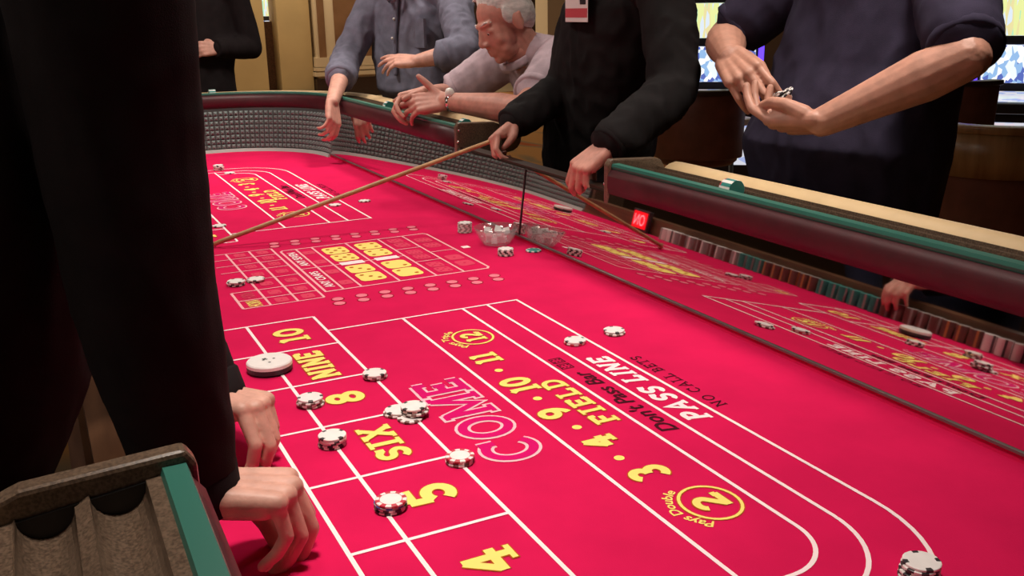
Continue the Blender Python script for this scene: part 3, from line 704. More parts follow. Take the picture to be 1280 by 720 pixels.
# rolls of chips lying in the rail grooves
def chip_roll(x, yc, zc, kinds, ax, where):
    for i, k in enumerate(kinds):
        o = bpy.data.objects.new('casino_chip', CHIPS[k]); C.objects.link(o)
        d = Vector(ax).normalized(); o.location = Vector((x, yc, zc))+d*i*CH_T*1.02
        o.rotation_euler = d.to_track_quat('Z', 'Y').to_euler()
        pos = 'first' if i == 0 else 'last' if i == len(kinds)-1 else ORD[i-1]
        tag(o, '%s chip, %s in roll %s' % (CNAME[k], pos, where), 'chip', 'chips in the rail grooves')
GZ1 = 0.252-(0.083-0.051)*0.12
chip_roll(1.452, YM-0.083, GZ1+0.0025, ['teal']*8+['red'], (1, 0, 0), 'on rail before navy T-shirt')
chip_roll(2.74, YM-0.083, GZ1+0.0025, ['teal']*7, (1, 0, 0), 'on rail below the watch')
chip_roll(3.44, YM-0.083, GZ1+0.0025, ['teal']*5+['grey']*2, (1, 0, 0), 'on rail beside clasped hands')
chip_roll(X1+0.083, -0.765, GZ1+0.0025, ['teal']*8, (0, 1, 0), 'on the far end rail')
# dealers' bank: stacks standing along the low wall, visible in the mirror
def bank_mesh(name, cols, nch=13):
    mb = MB(); n = 20
    for i in range(nch):
        z = i*CH_T; mb.lathe((0, 0, z), [(CH_R*0.95, 0), (CH_R, CH_T*0.2), (CH_R, CH_T*0.8), (CH_R*0.95, CH_T)], n)
        k0 = len(mb.mi)-3*n-2
        for j in range(3*n): mb.mi[k0+j] = 1 if (j % 5) == 0 else 0
    mb.mi[-1] = 2; mb.mi[-2] = 0
    me = mb.mesh(name)
    for m in cols: me.materials.append(m)
    return me
BK = {'teal green': bank_mesh('b1', (CT, CG, CT)), 'grey and white': bank_mesh('b2', (CG, CW, CW)), 'brown and orange': bank_mesh('b3', (CB, CO, CG)), 'white speckled': bank_mesh('b4', (CW, CK, CW)), 'maroon': bank_mesh('b5', (CB, CG, CG))}
def NTH(i):
    a = ['first', 'second', 'third', 'fourth', 'fifth', 'sixth', 'seventh', 'eighth', 'ninth', 'tenth', 'eleventh', 'twelfth', 'thirteenth', 'fourteenth', 'fifteenth', 'sixteenth', 'seventeenth', 'eighteenth', 'nineteenth']
    if i < 19: return a[i]
    t, u = divmod(i+1, 10); T_ = {2: ('twentieth', 'twenty'), 3: ('thirtieth', 'thirty'), 4: ('fortieth', 'forty')}[t]
    return T_[0] if u == 0 else T_[1]+'-'+a[u-1]
x = 1.425; i = 0
while x < 2.91:
    if x < 1.40: k = 'teal green'
    elif x < 1.52: k = 'white speckled'
    elif x < 1.66: k = 'brown and orange'
    elif x < 1.86: k = 'maroon'
    elif x < 2.10: k = 'teal green'
    elif x < 2.34: k = 'brown and orange'
    elif x < 2.48: k = 'teal green'
    elif x < 2.84: k = 'maroon' if i % 2 else 'grey and white'
    else: k = 'white speckled'
    o = bpy.data.objects.new('chip_stack', BK[k]); C.objects.link(o); o.location = (x, -0.135+random.uniform(-.001, .001), 0.0009); o.rotation_euler.z = random.uniform(0, 6)
    tag(o, '%s chip stack, %s in the mirrored bank from its near end' % (k, NTH(i)), 'chip stack', 'chip bank, %s stacks' % k)
    x += 0.0412; i += 1

# ------------------------------------------------------------------ dice bowl
GLASS = bpy.data.materials.new('clear_glass'); GLASS.use_nodes = True
_nt = GLASS.node_tree; _nt.nodes.clear()
_o = _nt.nodes.new('ShaderNodeOutputMaterial'); _m = _nt.nodes.new('ShaderNodeMixShader'); _t = _nt.nodes.new('ShaderNodeBsdfTransparent'); _g = _nt.nodes.new('ShaderNodeBsdfGlossy')
_f = _nt.nodes.new('ShaderNodeLayerWeight'); _f.inputs[0].default_value = 0.35; _g.inputs['Roughness'].default_value = 0.08; _t.inputs[0].default_value = (0.96, 0.96, 0.97, 1)
_m.inputs[0].default_value = 0.22; _m2 = _nt.nodes.new('ShaderNodeMixShader'); _d = _nt.nodes.new('ShaderNodeBsdfTranslucent'); _d.inputs[0].default_value = (0.9, 0.9, 0.9, 1); _m2.inputs[0].default_value = 0.12
_nt.links.new(_t.outputs[0], _m2.inputs[1]); _nt.links.new(_d.outputs[0], _m2.inputs[2]); _nt.links.new(_m2.outputs[0], _m.inputs[1]); _nt.links.new(_g.outputs[0], _m.inputs[2]); _nt.links.new(_m.outputs[0], _o.inputs[0])
bx_, by_ = 2.225, -1.062
bowl = thing('dice_bowl', 'small clear glass bowl of dice standing against the mirror', 'bowl', (bx_, by_, 0.0009))
MB().lathe((bx_, by_, 0.0009), [(0.030,0),(0.032,0.003),(0.045,0.022),(0.056,0.046),(0.058,0.046),(0.060,0.044),(0.049,0.021),(0.035,0.0005),(0.030,0)][::-1], 32, caps=False).build('glass', GLASS, bowl, True)
DIEM = mat('clear_dice', (0.80, 0.78, 0.76), 0.15)
def die(loc, rot, lab):
    t = thing('die', lab, 'die', loc, 'dice in the glass bowl'); t.rotation_euler = rot
    a = 0.0085
    o = link('cube', MB().box((-a,-a,-a), (a,a,a)).mesh(), DIEM); o.parent = t; md = o.modifiers.new('b', 'BEVEL'); md.width = 0.0015; md.segments = 2
    mb = MB()
    for (u, v_) in ((-1,-1),(1,1),(0,0),(-1,1),(1,-1)):
        mb.add([(u*0.0045+0.0014*math.cos(k*PI/3), v_*0.0045+0.0014*math.sin(k*PI/3), a+0.0002) for k in range(6)], [tuple(range(6))])
        mb.add([(a+0.0002, u*0.0045+0.0014*math.cos(k*PI/3), v_*0.0045+0.0014*math.sin(k*PI/3)) for k in range(6)], [tuple(range(6))])
        mb.add([(-a-0.0002, u*0.0045+0.0014*math.cos(k*PI/3), v_*0.0045+0.0014*math.sin(k*PI/3)) for k in range(6)], [tuple(range(6))[::-1]])
    q = link('pips', mb.mesh(), CK); q.parent = t
DICE_LAB = 'pale die with dark pips heaped in the glass bowl'
for i in range(5): die((bx_+0.019*math.cos(i*1.257), by_+0.019*math.sin(i*1.257), 0.0145), (0, 0, random.uniform(0, 1.5)), DICE_LAB)
for i in range(5): die((bx_+0.026*math.cos(i*1.257+.6), by_+0.026*math.sin(i*1.257+.6), 0.034), (random.uniform(-.4, .4), random.uniform(-.4, .4), random.uniform(0, 1.5)), DICE_LAB)
# ------------------------------------------------------------------ red point display by the bank
ldx, ldy = 3.10, -0.115
led = thing('point_display', 'small black box with glowing red display, reflected in the mirror', 'display', (ldx, ldy, 0.0009))
MB().box((ldx-0.055, ldy-0.012, 0.0009), (ldx+0.055, ldy+0.008, 0.085)).build('housing', CK, led, bevel=0.003)
MB().box((ldx-0.046, ldy-0.0135, 0.012), (ldx+0.046, ldy-0.0115, 0.077)).build('screen', mat('red_led', (0.3, 0, 0), 0.3, emit=(1.0, 0.004, 0.012), estr=1.6), led)
v, f = font_verts('ON', 1.0, 0, 0.0)
xs = [p[0] for p in v]; ys = [p[1] for p in v]
MB().add([(ldx+((p[0]-min(xs))/(max(xs)-min(xs))-0.5)*0.07, ldy-0.0142, 0.022+(p[1]-min(ys))/(max(ys)-min(ys))*0.045) for p in v], f).build('digits', mat('led_digits', (0.3, 0.1, 0.1), 0.3, emit=(1.0, 0.25, 0.3), estr=2.0), led)
#PEOPLE
# ------------------------------------------------------------------ people
V = Vector
def cap(mb, p0, p1, r0, r1, n=12):
    """tapered capsule as one closed piece"""
    p0, p1 = V(p0), V(p1); d = p1-p0; L = d.length
    if L < 1e-5: return mb.sphere(p0, max(r0, r1), n, 8)
    d /= L; pts = []; rad = []
    for a in (-90, -60, -30, 0): pts.append(p0+d*r0*math.sin(math.radians(a))); rad.append(max(1e-4, r0*math.cos(math.radians(a))))
    for a in (0, 30, 60, 90): pts.append(p1+d*r1*math.sin(math.radians(a))); rad.append(max(1e-4, r1*math.cos(math.radians(a))))
    a = V((0, 0, 1)) if abs(d.z) < 0.9 else V((1, 0, 0)); a = (a-d*a.dot(d)).normalized(); b = d.cross(a); vs = []; fs = []
    for i, p in enumerate(pts):
        for k in range(n): vs.append(p+(a*math.cos(2*PI*k/n)+b*math.sin(2*PI*k/n))*rad[i])
    for i in range(len(pts)-1):
        for k in range(n): fs.append((i*n+k, i*n+(k+1) % n, (i+1)*n+(k+1) % n, (i+1)*n+k))
    fs += [tuple(range(n))[::-1], tuple((len(pts)-1)*n+k for k in range(n))]
    return mb.add(vs, fs)
def chain(mb, pts, rad, n=12):
    for i in range(len(pts)-1): cap(mb, pts[i], pts[i+1], rad[i], rad[i+1], n)
    return mb
def loft(mb, rings, right, n=20):
    """rings: [(centre, forward unit, half width, half depth)]"""
    vs = []; fs = []; right = V(right)
    for c, f, hw, hd in rings:
        for k in range(n):
            a = 2*PI*k/n; ca, sa = math.cos(a), math.sin(a)
            ca = math.copysign(abs(ca)**0.85, ca); sa = math.copysign(abs(sa)**0.85, sa)
            vs.append(V(c)+right*ca*hw+V(f)*sa*hd)
    for i in range(len(rings)-1):
        for k in range(n): fs.append((i*n+k, i*n+(k+1) % n, (i+1)*n+(k+1) % n, (i+1)*n+k))
    fs += [tuple(range(n))[::-1], tuple((len(rings)-1)*n+k for k in range(n))]
    return mb.add(vs, fs)
def fuse(mb, voxel, smooth=3, wr=None, fac=0.5):
    """melt overlapping pieces into one continuous surface"""
    me = mb.mesh('t'); o = bpy.data.objects.new('t', me); C.objects.link(o)
    bm = bmesh.new(); bm.from_mesh(me); bmesh.ops.recalc_face_normals(bm, faces=bm.faces); bm.to_mesh(me); bm.free()
    md = o.modifiers.new('r', 'REMESH'); md.mode = 'VOXEL'; md.voxel_size = voxel; md.use_smooth_shade = True
    if smooth:
        sm = o.modifiers.new('s', 'SMOOTH'); sm.iterations = smooth; sm.factor = fac
    dg = bpy.context.evaluated_depsgraph_get(); out = bpy.data.meshes.new_from_object(o.evaluated_get(dg))
    bpy.data.objects.remove(o); bpy.data.meshes.remove(me)
    if wr:                                             # cloth folds
        amp, sc, seed = wr
        nv = len(out.vertices); co = np.empty(nv*3); no = np.empty(nv*3)
        out.vertices.foreach_get('co', co); out.vertices.foreach_get('normal', no)
        co = co.reshape(-1, 3); no = no.reshape(-1, 3); d = np.empty(nv)
        for i in range(nv):
            p = V(co[i]); q = V((p.x*sc+seed, p.y*sc, p.z*sc*0.55)); w1 = noise.noise(q); q2 = V((p.x*sc*2.3+w1, p.y*sc*2.3, p.z*sc*1.5+seed))
            d[i] = (1-2*abs(w1))*0.7+(1-2*abs(noise.noise(q2)))*0.45
        co += no*(d*amp)[:, None]
        out.vertices.foreach_set('co', co.ravel()); out.update()
    return out
def join(meshes):
    if len(meshes) == 1: return meshes[0]
    bm = bmesh.new()
    for m in meshes: bm.from_mesh(m); bpy.data.meshes.remove(m)
    out = bpy.data.meshes.new('body'); bm.to_mesh(out); bm.free(); return out
FB = ((0.088, 0.027), (0.093, 0.008), (0.088, -0.011), (0.080, -0.028))
FL_ = ((0.044, 0.026, 0.021), (0.048, 0.030, 0.022), (0.044, 0.028, 0.021), (0.034, 0.021, 0.019))
FR = (0.0094, 0.0096, 0.0091, 0.0080)
def hand(mb, W, F, D, side, curls, spread=(6, 1, -4, -9), thumb=None, s=1.0, nails=None):
    """W wrist, F towards knuckles, D back of the hand; curls per finger (knuckle, middle, end) in degrees"""
    W = V(W); F = V(F).normalized(); D = V(D); D = (D-F*D.dot(F)).normalized()
    T = D.cross(F) if side == 'R' else F.cross(D)
    P = lambda x, y, z: W+(F*x+T*y+D*z)*s
    for (x, y) in FB:
        cap(mb, P(0.004, y*0.62, 0), P(x, y, 0.001), 0.0155*s, 0.0112*s)
        cap(mb, P(0.02, y*0.7, -0.007), P(x-0.012, y, -0.007), 0.0125*s, 0.0095*s)
    cap(mb, P(-0.010, 0.008, 0), P(0.014, 0.013, 0), 0.0165*s, 0.016*s); cap(mb, P(-0.010, -0.008, 0), P(0.014, -0.013, 0), 0.0165*s, 0.016*s)
    tips = []
    for i in range(4):
        x, y = FB[i]; sp = math.radians(spread[i]); p = V((x, y, 0)); ang = 0.0; r = FR[i]
        for j in range(3):
            ang += math.radians(curls[i][j]); dv = V((math.cos(ang)*math.cos(sp), math.cos(ang)*math.sin(sp) if ang < 2 else 0, -math.sin(ang)))
            q = p+dv*FL_[i][j]; r2 = r*(0.93, 0.92, 0.84)[j]
            cap(mb, P(*p), P(*q), r*s, r2*s, 10); p = q; r = r2
        tips.append(P(*p))
        if nails is not None:
            up = V((math.sin(ang), 0, math.cos(ang))); c = p-dv*0.004+up*r*0.72
            ax = (F*dv.x+T*dv.y+D*dv.z); nz = (F*up.x+T*up.y+D*up.z); ay = nz.cross(ax)
            M = Matrix((ax, ay, nz)).transposed()
            nails.sphere(P(*c), (0.0068*s, 0.0055*s, 0.0024*s), 10, 6, M)
    th = thumb or ((0.022, 0.022, -0.008), (0.050, 0.046, -0.018), (0.078, 0.055, -0.026), (0.100, 0.056, -0.030))
    chain(mb, [P(*q) for q in th], [0.0165*s, 0.0118*s, 0.0108*s, 0.0085*s], 10)
    return tips
REL = ((22, 28, 15), (26, 32, 18), (30, 34, 18), (34, 34, 18))
def make_head(root, c, fwd, up, hair, skin, s=1.0, bald=False):
    fwd = V(fwd).normalized(); up = V(up); up = (up-fwd*up.dot(fwd)).normalized(); rt = fwd.cross(up)
    M = Matrix((rt, fwd, up)).transposed(); c = V(c); P = lambda x, y, z: c+M @ V((x, y, z))*s
    mb = MB(); E_ = lambda p, r: mb.sphere(P(*p), tuple(q*s for q in r), 20, 14, M)
    E_((0, -0.012, 0.030), (0.074, 0.092, 0.082)); E_((0, 0.034, -0.028), (0.061, 0.063, 0.082)); E_((0, 0.032, -0.080), (0.050, 0.053, 0.038)); E_((0, 0.068, -0.098), (0.022, 0.018, 0.017))
    chain(mb, [P(-0.042, 0.070, 0.022), P(-0.018, 0.084, 0.022), P(0.018, 0.084, 0.022), P(0.042, 0.070, 0.022)], [0.008*s, 0.009*s, 0.009*s, 0.008*s])
    chain(mb, [P(0, 0.086, 0.012), P(0, 0.098, -0.012), P(0, 0.106, -0.031)], [0.009*s, 0.0095*s, 0.012*s]); E_((0.013, 0.098, -0.037), (0.010, 0.012, 0.009)); E_((-0.013, 0.098, -0.037), (0.010, 0.012, 0.009))
    for sx in (-1, 1):
        E_((sx*0.038, 0.054, -0.034), (0.022, 0.024, 0.026)); E_((sx*0.034, 0.046, -0.068), (0.019, 0.026, 0.024))
        E_((sx*0.077, -0.010, -0.008), (0.010, 0.021, 0.033)); cap(mb, P(sx*0.084, -0.022, 0.014), P(sx*0.080, -0.010, -0.034), 0.006*s, 0.008*s)
        E_((sx*0.032, 0.074, -0.001), (0.017, 0.012, 0.011))
    chain(mb, [P(-0.022, 0.080, -0.064), P(0, 0.092, -0.060), P(0.022, 0.080, -0.064)], [0.005*s, 0.0075*s, 0.005*s]); chain(mb, [P(-0.019, 0.080, -0.073), P(0, 0.089, -0.074), P(0.019, 0.080, -0.073)], [0.005*s, 0.0085*s, 0.005*s])
    cap(mb, P(0, -0.020, -0.06), P(0, -0.050, -0.17), 0.056*s, 0.060*s)
    head = fuse(mb, 0.0035, 7)
    for sx in (-1, 1):
        e = MB(); e.sphere(P(sx*0.032, 0.0775, -0.005), 0.0085*s, 12, 8); ey = e.build('eye', EYEW, root, True)
        e = MB(); e.sphere(P(sx*0.032, 0.0830, -0.0075), 0.0042*s, 10, 8); e.build('iris', EYED, ey, True)
        e = MB(); chain(e, [P(sx*0.016, 0.0905, 0.023), P(sx*0.034, 0.082, 0.029), P(sx*0.048, 0.066, 0.024)], [0.002*s, 0.003*s, 0.0015*s], 8); e.build('eyebrow', hair, root, True)
    hb = MB(); H = lambda p, r: hb.sphere(P(*p), tuple(q*s for q in r), 18, 12, M)
    H((0, -0.026, 0.052), (0.078, 0.090, 0.074)); H((0, -0.060, 0.010), (0.072, 0.052, 0.075))
    for sx in (-1, 1): H((sx*0.068, -0.030, 0.018), (0.016, 0.046, 0.050)); H((sx*0.072, 0.010, 0.022), (0.009, 0.022, 0.030))
    rr = random.Random(5)
    for k in range(90):
        a, b = rr.uniform(-PI, PI), rr.uniform(0.05, 1.0); x, y, z = 0.076*math.sin(a)*math.cos(b), -0.028+0.088*math.cos(a)*math.cos(b), 0.055+0.070*math.sin(b)
        if y > 0.030 and z < 0.105: continue
        if y > 0.058: continue
        d = V((rr.uniform(-.3, .3), -1 if abs(a) > 1 else rr.uniform(-1, .4), rr.uniform(-.5, .1))).normalized()*0.03
        cap(hb, P(x, y, z), P(x+d.x, y+d.y, z+d.z), 0.010*s, 0.005*s, 8)
    link('hair', fuse(hb, 0.004, 4, (0.0012, 90, 3)), hair, root, True)
    return head
def person(name, label, loc, fwd, pelvis, chest, neck, headc, headf, headu, arms, shirt, trousers, skin, hair, sleeves='long',
           hw=(0.17, 0.165, 0.185, 0.17), hd=(0.125, 0.125, 0.125, 0.10), belly=0.0, vox=0.0032, cv=0.009, seed=1, feet=None, wr=(0.006, 7), knees=None, sl_r=1.0, cloth_name='shirt', nails=False, tuck=False):
    """arms: {'R': dict(sh, el, wr, F, D, curls, ...)}"""
    root = thing(name, label, 'person', loc)
    f = V((fwd[0], fwd[1], 0)).normalized(); rt = V((f.y, -f.x, 0))
    pe, ch, nk = V(pelvis), V(chest), V(neck)
    def torso(mb, g, low=-0.10):
        sp = [pe+(V((0, 0, low)) if low < 0 else (ch-pe).normalized()*-0.02), pe, pe.lerp(ch, 0.45)+f*belly*0.6, ch, ch.lerp(nk, 0.55), nk.lerp(ch, 0.12)]
        W_ = [hw[0]*0.92, hw[0], hw[1], hw[2], hw[3], 0.075]; D_ = [hd[0]*0.95, hd[0], hd[1]+belly*0.5, hd[2], hd[3], 0.065]
        ax = (ch-pe).normalized(); ff = (f-ax*f.dot(ax)).normalized()
        loft(mb, [(c, ff, w_+g, d_+g) for c, w_, d_ in zip(sp, W_, D_)], rt)
        for a in arms.values():
            chain(mb, [nk-ax*0.035, V(a['sh'])], [0.058+g, 0.062+g])
    # --- body: one mesh; arms and hands at fine resolution, the covered rest coarser
    core = MB(); torso(core, -0.015); cap(core, nk-V((0, 0, 0.03)), V(headc)-V(headu).normalized()*0.1, 0.05, 0.05)
    feet_ = feet or [pe+rt*0.11+V((0, 0, FLOOR-pe.z+0.05)), pe-rt*0.11+V((0, 0, FLOOR-pe.z+0.05))]
    kn = knees or [((pe+rt*sx*0.10)+V(ft))/2+f*0.02 for sx, ft in zip((1, -1), feet_)]
    for sx, ft, k_ in zip((1, -1), feet_, kn):
        chain(core, [pe+rt*sx*0.09+V((0, 0, -0.06)), V(k_), V(ft)+V((0, 0, 0.04))], [0.075, 0.05, 0.036])
    parts = [fuse(core, 0.022, 1)]
    nl = MB()
    for sd, a in arms.items():
        sh, el, wr_ = V(a['sh']), V(a['el']), V(a['wr']); mb = MB(); k = a.get('k', 1.0)
        chain(mb, [sh.lerp(el, 0.35), el.lerp(sh, 0.12), el, el.lerp(wr_, 0.28), el.lerp(wr_, 0.7), wr_], [0.044*k, 0.040*k, 0.037*k, 0.042*k, 0.032*k, 0.0255*k], 16)
        hand(mb, wr_, a['F'], a['D'], sd, a.get('curls', REL), a.get('spread', (6, 1, -4, -9)), a.get('thumb'), a.get('s', 1.0), nl if nails else None)
        parts.append(fuse(mb, a.get('vox', vox), 3))
    parts.append(make_head(root, headc, headf, headu, hair, skin))
    link('body', join(parts), skin, root, True)
    if nails and nl.v: nl.build('fingernails', NAIL, root, True)
    # --- clothes
    mb = MB(); torso(mb, 0.004, 0.0 if tuck else -0.10)
    for sd, a in arms.items():
        sh, el, wr_ = V(a['sh']), V(a['el']), V(a['wr']); k = a.get('k', 1.0)*sl_r
        q = a.get('sl', 0.94)
        if sleeves == 'long':
            chain(mb, [sh, el, el.lerp(wr_, 0.35), el.lerp(wr_, q)], [0.068*k, 0.056*k, 0.053*k, a.get('cuff', 0.041)*k], 16)
        else:
            e = sh.lerp(el, q); chain(mb, [sh, sh.lerp(el, 0.4), e], [0.074*k, 0.070*k, 0.066*k], 16)
    cuffs = []
    for sd, a in arms.items():
        sh, el, wr_ = V(a['sh']), V(a['el']), V(a['wr']); k = a.get('k', 1.0)*sl_r; q = a.get('sl', 0.94)
        if sleeves == 'long':
            r1 = a.get('cuff', 0.041)*k; d_ = (wr_-el).normalized(); e = el.lerp(wr_, q)+d_*r1*0.75
            cm = MB(); cm.tube([e-d_*0.052, e-d_*0.045, e-d_*0.02, e-d_*0.003, e], [r1*1.0, r1*1.09, r1*1.07, r1*1.05, r1*0.9], 24); cuffs.append(cm)
        else:
            r1 = 0.066*k; d_ = (el-sh).normalized(); e = sh.lerp(el, q)+d_*r1*0.55
            cm = MB(); cm.tube([e-d_*0.024, e-d_*0.02, e-d_*0.004, e], [r1*0.97, r1*1.03, r1*1.03, r1*0.95], 24); cuffs.append(cm)
    sh_o = link(cloth_name, fuse(mb, cv, 3, (*wr, seed)), shirt, root, True)
    for cm in cuffs: cm.build('cuff' if sleeves == 'long' else 'sleeve_hem', shirt, sh_o, True)
    mb = MB()
    loft(mb, [(pe+V((0, 0, -0.16)), f, hw[0]*0.95, hd[0]), (pe+V((0, 0, -0.05)), f, hw[0]*1.02, hd[0]*1.03), (pe+V((0, 0, 0.03)), f, hw[0]*0.99, hd[0])]+([(pe+V((0, 0, 0.06))+f*0.03, f, hw[0]*1.03, hd[0]*1.05), (pe+V((0, 0, 0.09))+f*0.05, f, hw[0], hd[0]*0.9)] if tuck else []), rt)
    for sx, ft, k_ in zip((1, -1), feet_, kn):
        chain(mb, [pe+rt*sx*0.09+V((0, 0, -0.08)), V(k_), V(ft)+V((0, 0, 0.03))], [0.098, 0.075, 0.062], 14)
    link('trousers', fuse(mb, 0.014, 3, (0.006, 6, seed+3)), trousers, root, True)
    for ft in feet_:
        mb = MB(); chain(mb, [V(ft)+V((0, 0, -0.012)), V(ft)+f*0.09+V((0, 0, -0.016)), V(ft)+f*0.17+V((0, 0, -0.022))], [0.042, 0.038, 0.030])
        mb.box(V(ft)-V((0.001,)*3)+V((0, 0, -0.049)), V(ft)+V((0.001,)*3)+V((0, 0, -0.045)))
        link('shoe', fuse(mb, 0.01, 1), SHOE, root, True)
    root['_shirt'] = sh_o.name
    return root, sh_o
def ring_band(name, c, ax, r, wdt, th, m, parent):
    ax = V(ax).normalized(); a = ax.orthogonal().normalized(); b = ax.cross(a); vs = []; fs = []; n = 28
    for k in range(n):
        u = a*math.cos(2*PI*k/n)+b*math.sin(2*PI*k/n)
        for rr, h in ((r, -wdt/2), (r+th, -wdt/2), (r+th, wdt/2), (r, wdt/2)): vs.append(V(c)+u*rr+ax*h)
    for k in range(n):
        for q in range(4): fs.append((k*4+q, k*4+(q+1) % 4, ((k+1) % n)*4+(q+1) % 4, ((k+1) % n)*4+q))
    return MB().add(vs, fs).build(name, m, parent, True)

# dealer leaning over the near corner, both hands on the felt
GRIP = ((48, 50, 25), (52, 52, 25), (55, 52, 25), (58, 50, 25))
dealer, dsh = person('person', 'dealer in a black jacket in the left foreground, both hands on the felt', (1.2, 0.22, FLOOR), (0, -1),
    (1.22, 0.185, 0.06), (1.20, 0.075, 0.44), (1.19, 0.02, 0.70), (1.19, -0.04, 0.88), (0, -1, -0.35), (0, -0.3, 1),
    {'R': dict(sh=(1.00, -0.075, 0.64), el=(0.995, -0.080, 0.34), wr=(1.0, -0.104, 0.100), F=(-0.03, -0.100, -0.012), D=(0.0, -0.10, 1), curls=((62, 38, 18), (66, 40, 18), (70, 42, 20), (72, 42, 20)), cuff=0.040, vox=0.0024, s=1.14,
               thumb=((0.022, 0.022, -0.008), (0.048, 0.040, -0.030), (0.068, 0.042, -0.055), (0.080, 0.036, -0.078))),
     'L': dict(sh=(1.40, -0.03, 0.64), el=(1.42, -0.10, 0.33), wr=(1.325, -0.165, 0.080), F=(-0.07, -0.055, 0.0), D=(-0.05, -0.25, 1), curls=((58, 42, 22), (62, 44, 22), (66, 44, 22), (70, 44, 22)), cuff=0.047, vox=0.0028, s=1.12,
               thumb=((0.022, 0.022, -0.008), (0.048, 0.040, -0.030), (0.066, 0.042, -0.052), (0.078, 0.036, -0.072)))},
    BLACKCLOTH, BLACKCLOTH, SKIN, DARKHAIR, hw=(0.17, 0.17, 0.19, 0.18), hd=(0.13, 0.125, 0.13, 0.11), cv=0.008, seed=2, cloth_name='jacket', nails=True, wr=(0.005, 8), sl_r=1.2, belly=0.035)
# man in a black jacket beyond the far end
person('person', 'man in a black jacket standing behind the far end of the table', (4.98, -0.80, FLOOR), (-1, -0.1),
    (5.0, -0.78, 0.18), (4.98, -0.78, 0.50), (4.98, -0.78, 0.76), (4.96, -0.78, 0.94), (-1, 0, -0.2), (0, 0, 1),
    {'L': dict(sh=(4.97, -0.98, 0.69), el=(4.95, -1.035, 0.43), wr=(4.84, -0.865, 0.435), F=(-0.02, 0.1, 0), D=(-1, 0, 0.3), sl=0.97),
     'R': dict(sh=(4.97, -0.58, 0.69), el=(4.95, -0.52, 0.42), wr=(4.86, -0.60, 0.30), F=(-0.04, -0.02, -0.1), D=(-1, 0, 0.3))},
    BLACKCLOTH, BLACKCLOTH, SKIN, DARKHAIR, seed=5, cloth_name='jacket', vox=0.005, cv=0.012)
# man in the blue-grey shirt at the far corner
cman, csh = person('person', 'man in an untucked blue-grey shirt at the far corner, one hand hanging over the rail', (4.12, -1.62, FLOOR), (-0.56, 0.83),
    (4.16, -1.66, 0.18), (4.12, -1.58, 0.46), (4.10, -1.56, 0.73), (4.05, -1.48, 0.90), (-0.56, 0.83, -0.5), (0, 0, 1),
    {'R': dict(sh=(4.27, -1.47, 0.64), el=(4.20, -1.30, 0.41), wr=(3.82, -1.105, 0.245), F=(-0.06, 0.015, -0.10), D=(-0.7, -0.5, 0.3), curls=((30, 40, 25), (34, 44, 25), (38, 46, 25), (40, 46, 25)), sl=0.45, cuff=0.056, k=1.05,
               thumb=((0.022, 0.022, -0.008), (0.045, 0.036, -0.030), (0.065, 0.034, -0.052), (0.084, 0.026, -0.064))),
     'L': dict(sh=(3.93, -1.70, 0.64), el=(3.66, -1.62, 0.43), wr=(3.76, -1.45, 0.395), F=(0.07, 0.075, 0.004), D=(-0.5, 0.2, 0.7), curls=((8, 12, 8), (14, 18, 10), (24, 22, 12), (30, 24, 12)), sl=0.30, cuff=0.058, k=1.05)},
    GREYSHIRT, DENIM, SKIN, BROWNHAIR, hw=(0.185, 0.185, 0.195, 0.18), belly=0.06, seed=9, vox=0.0045, cv=0.0075, wr=(0.012, 10))
def pt(c, f_, d=0): return V(c)+V(f_)*d
cf = V((-0.56, 0.83, 0)).normalized(); crt = V((cf.y, -cf.x, 0))
mbp = MB(); chain(mbp, [V((4.10, -1.56, 0.70))+cf*0.085, V((4.12, -1.58, 0.50))+cf*0.137, V((4.14, -1.61, 0.33))+cf*0.185], [0.012, 0.010, 0.010]); link('placket', fuse(mbp, 0.005, 1), GREYSHIRT, csh, True)
for k in range(3):
    p_ = V((4.115, -1.575, 0.56-k*0.08))+cf*(0.135+k*0.019); MB().sphere(p_, 0.006, 10, 6).build('button', CW, csh, True)
pk = V((4.12, -1.58, 0.50))-crt*0.11+cf*0.118
MB().box((-0.055, -0.006, -0.06), (0.055, 0.006, 0.06)).build('pocket', GREYSHIRT, None).parent = csh
pko = csh.children[-1]; pko.location = pk; pko.rotation_euler.z = math.atan2(crt.y, crt.x)-0.45
MB().sphere(V((4.10, -1.56, 0.705))+cf*0.062, (0.05, 0.05, 0.06), 16, 10).build('undershirt', CW, cman, True)
MB().tube([V((4.10, -1.56, 0.72))+cf*0.09+crt*0.075, V((4.10, -1.56, 0.665))+cf*0.125+crt*0.03, V((4.10, -1.56, 0.63))+cf*0.13+crt*0.008], [0.012, 0.014, 0.008], 10).build('collar', GREYSHIRT, csh, True)
MB().tube([V((4.10, -1.56, 0.72))+cf*0.09-crt*0.075, V((4.10, -1.56, 0.665))+cf*0.125-crt*0.03, V((4.10, -1.56, 0.63))+cf*0.13-crt*0.008], [0.012, 0.014, 0.008], 10).build('collar', GREYSHIRT, csh, True)
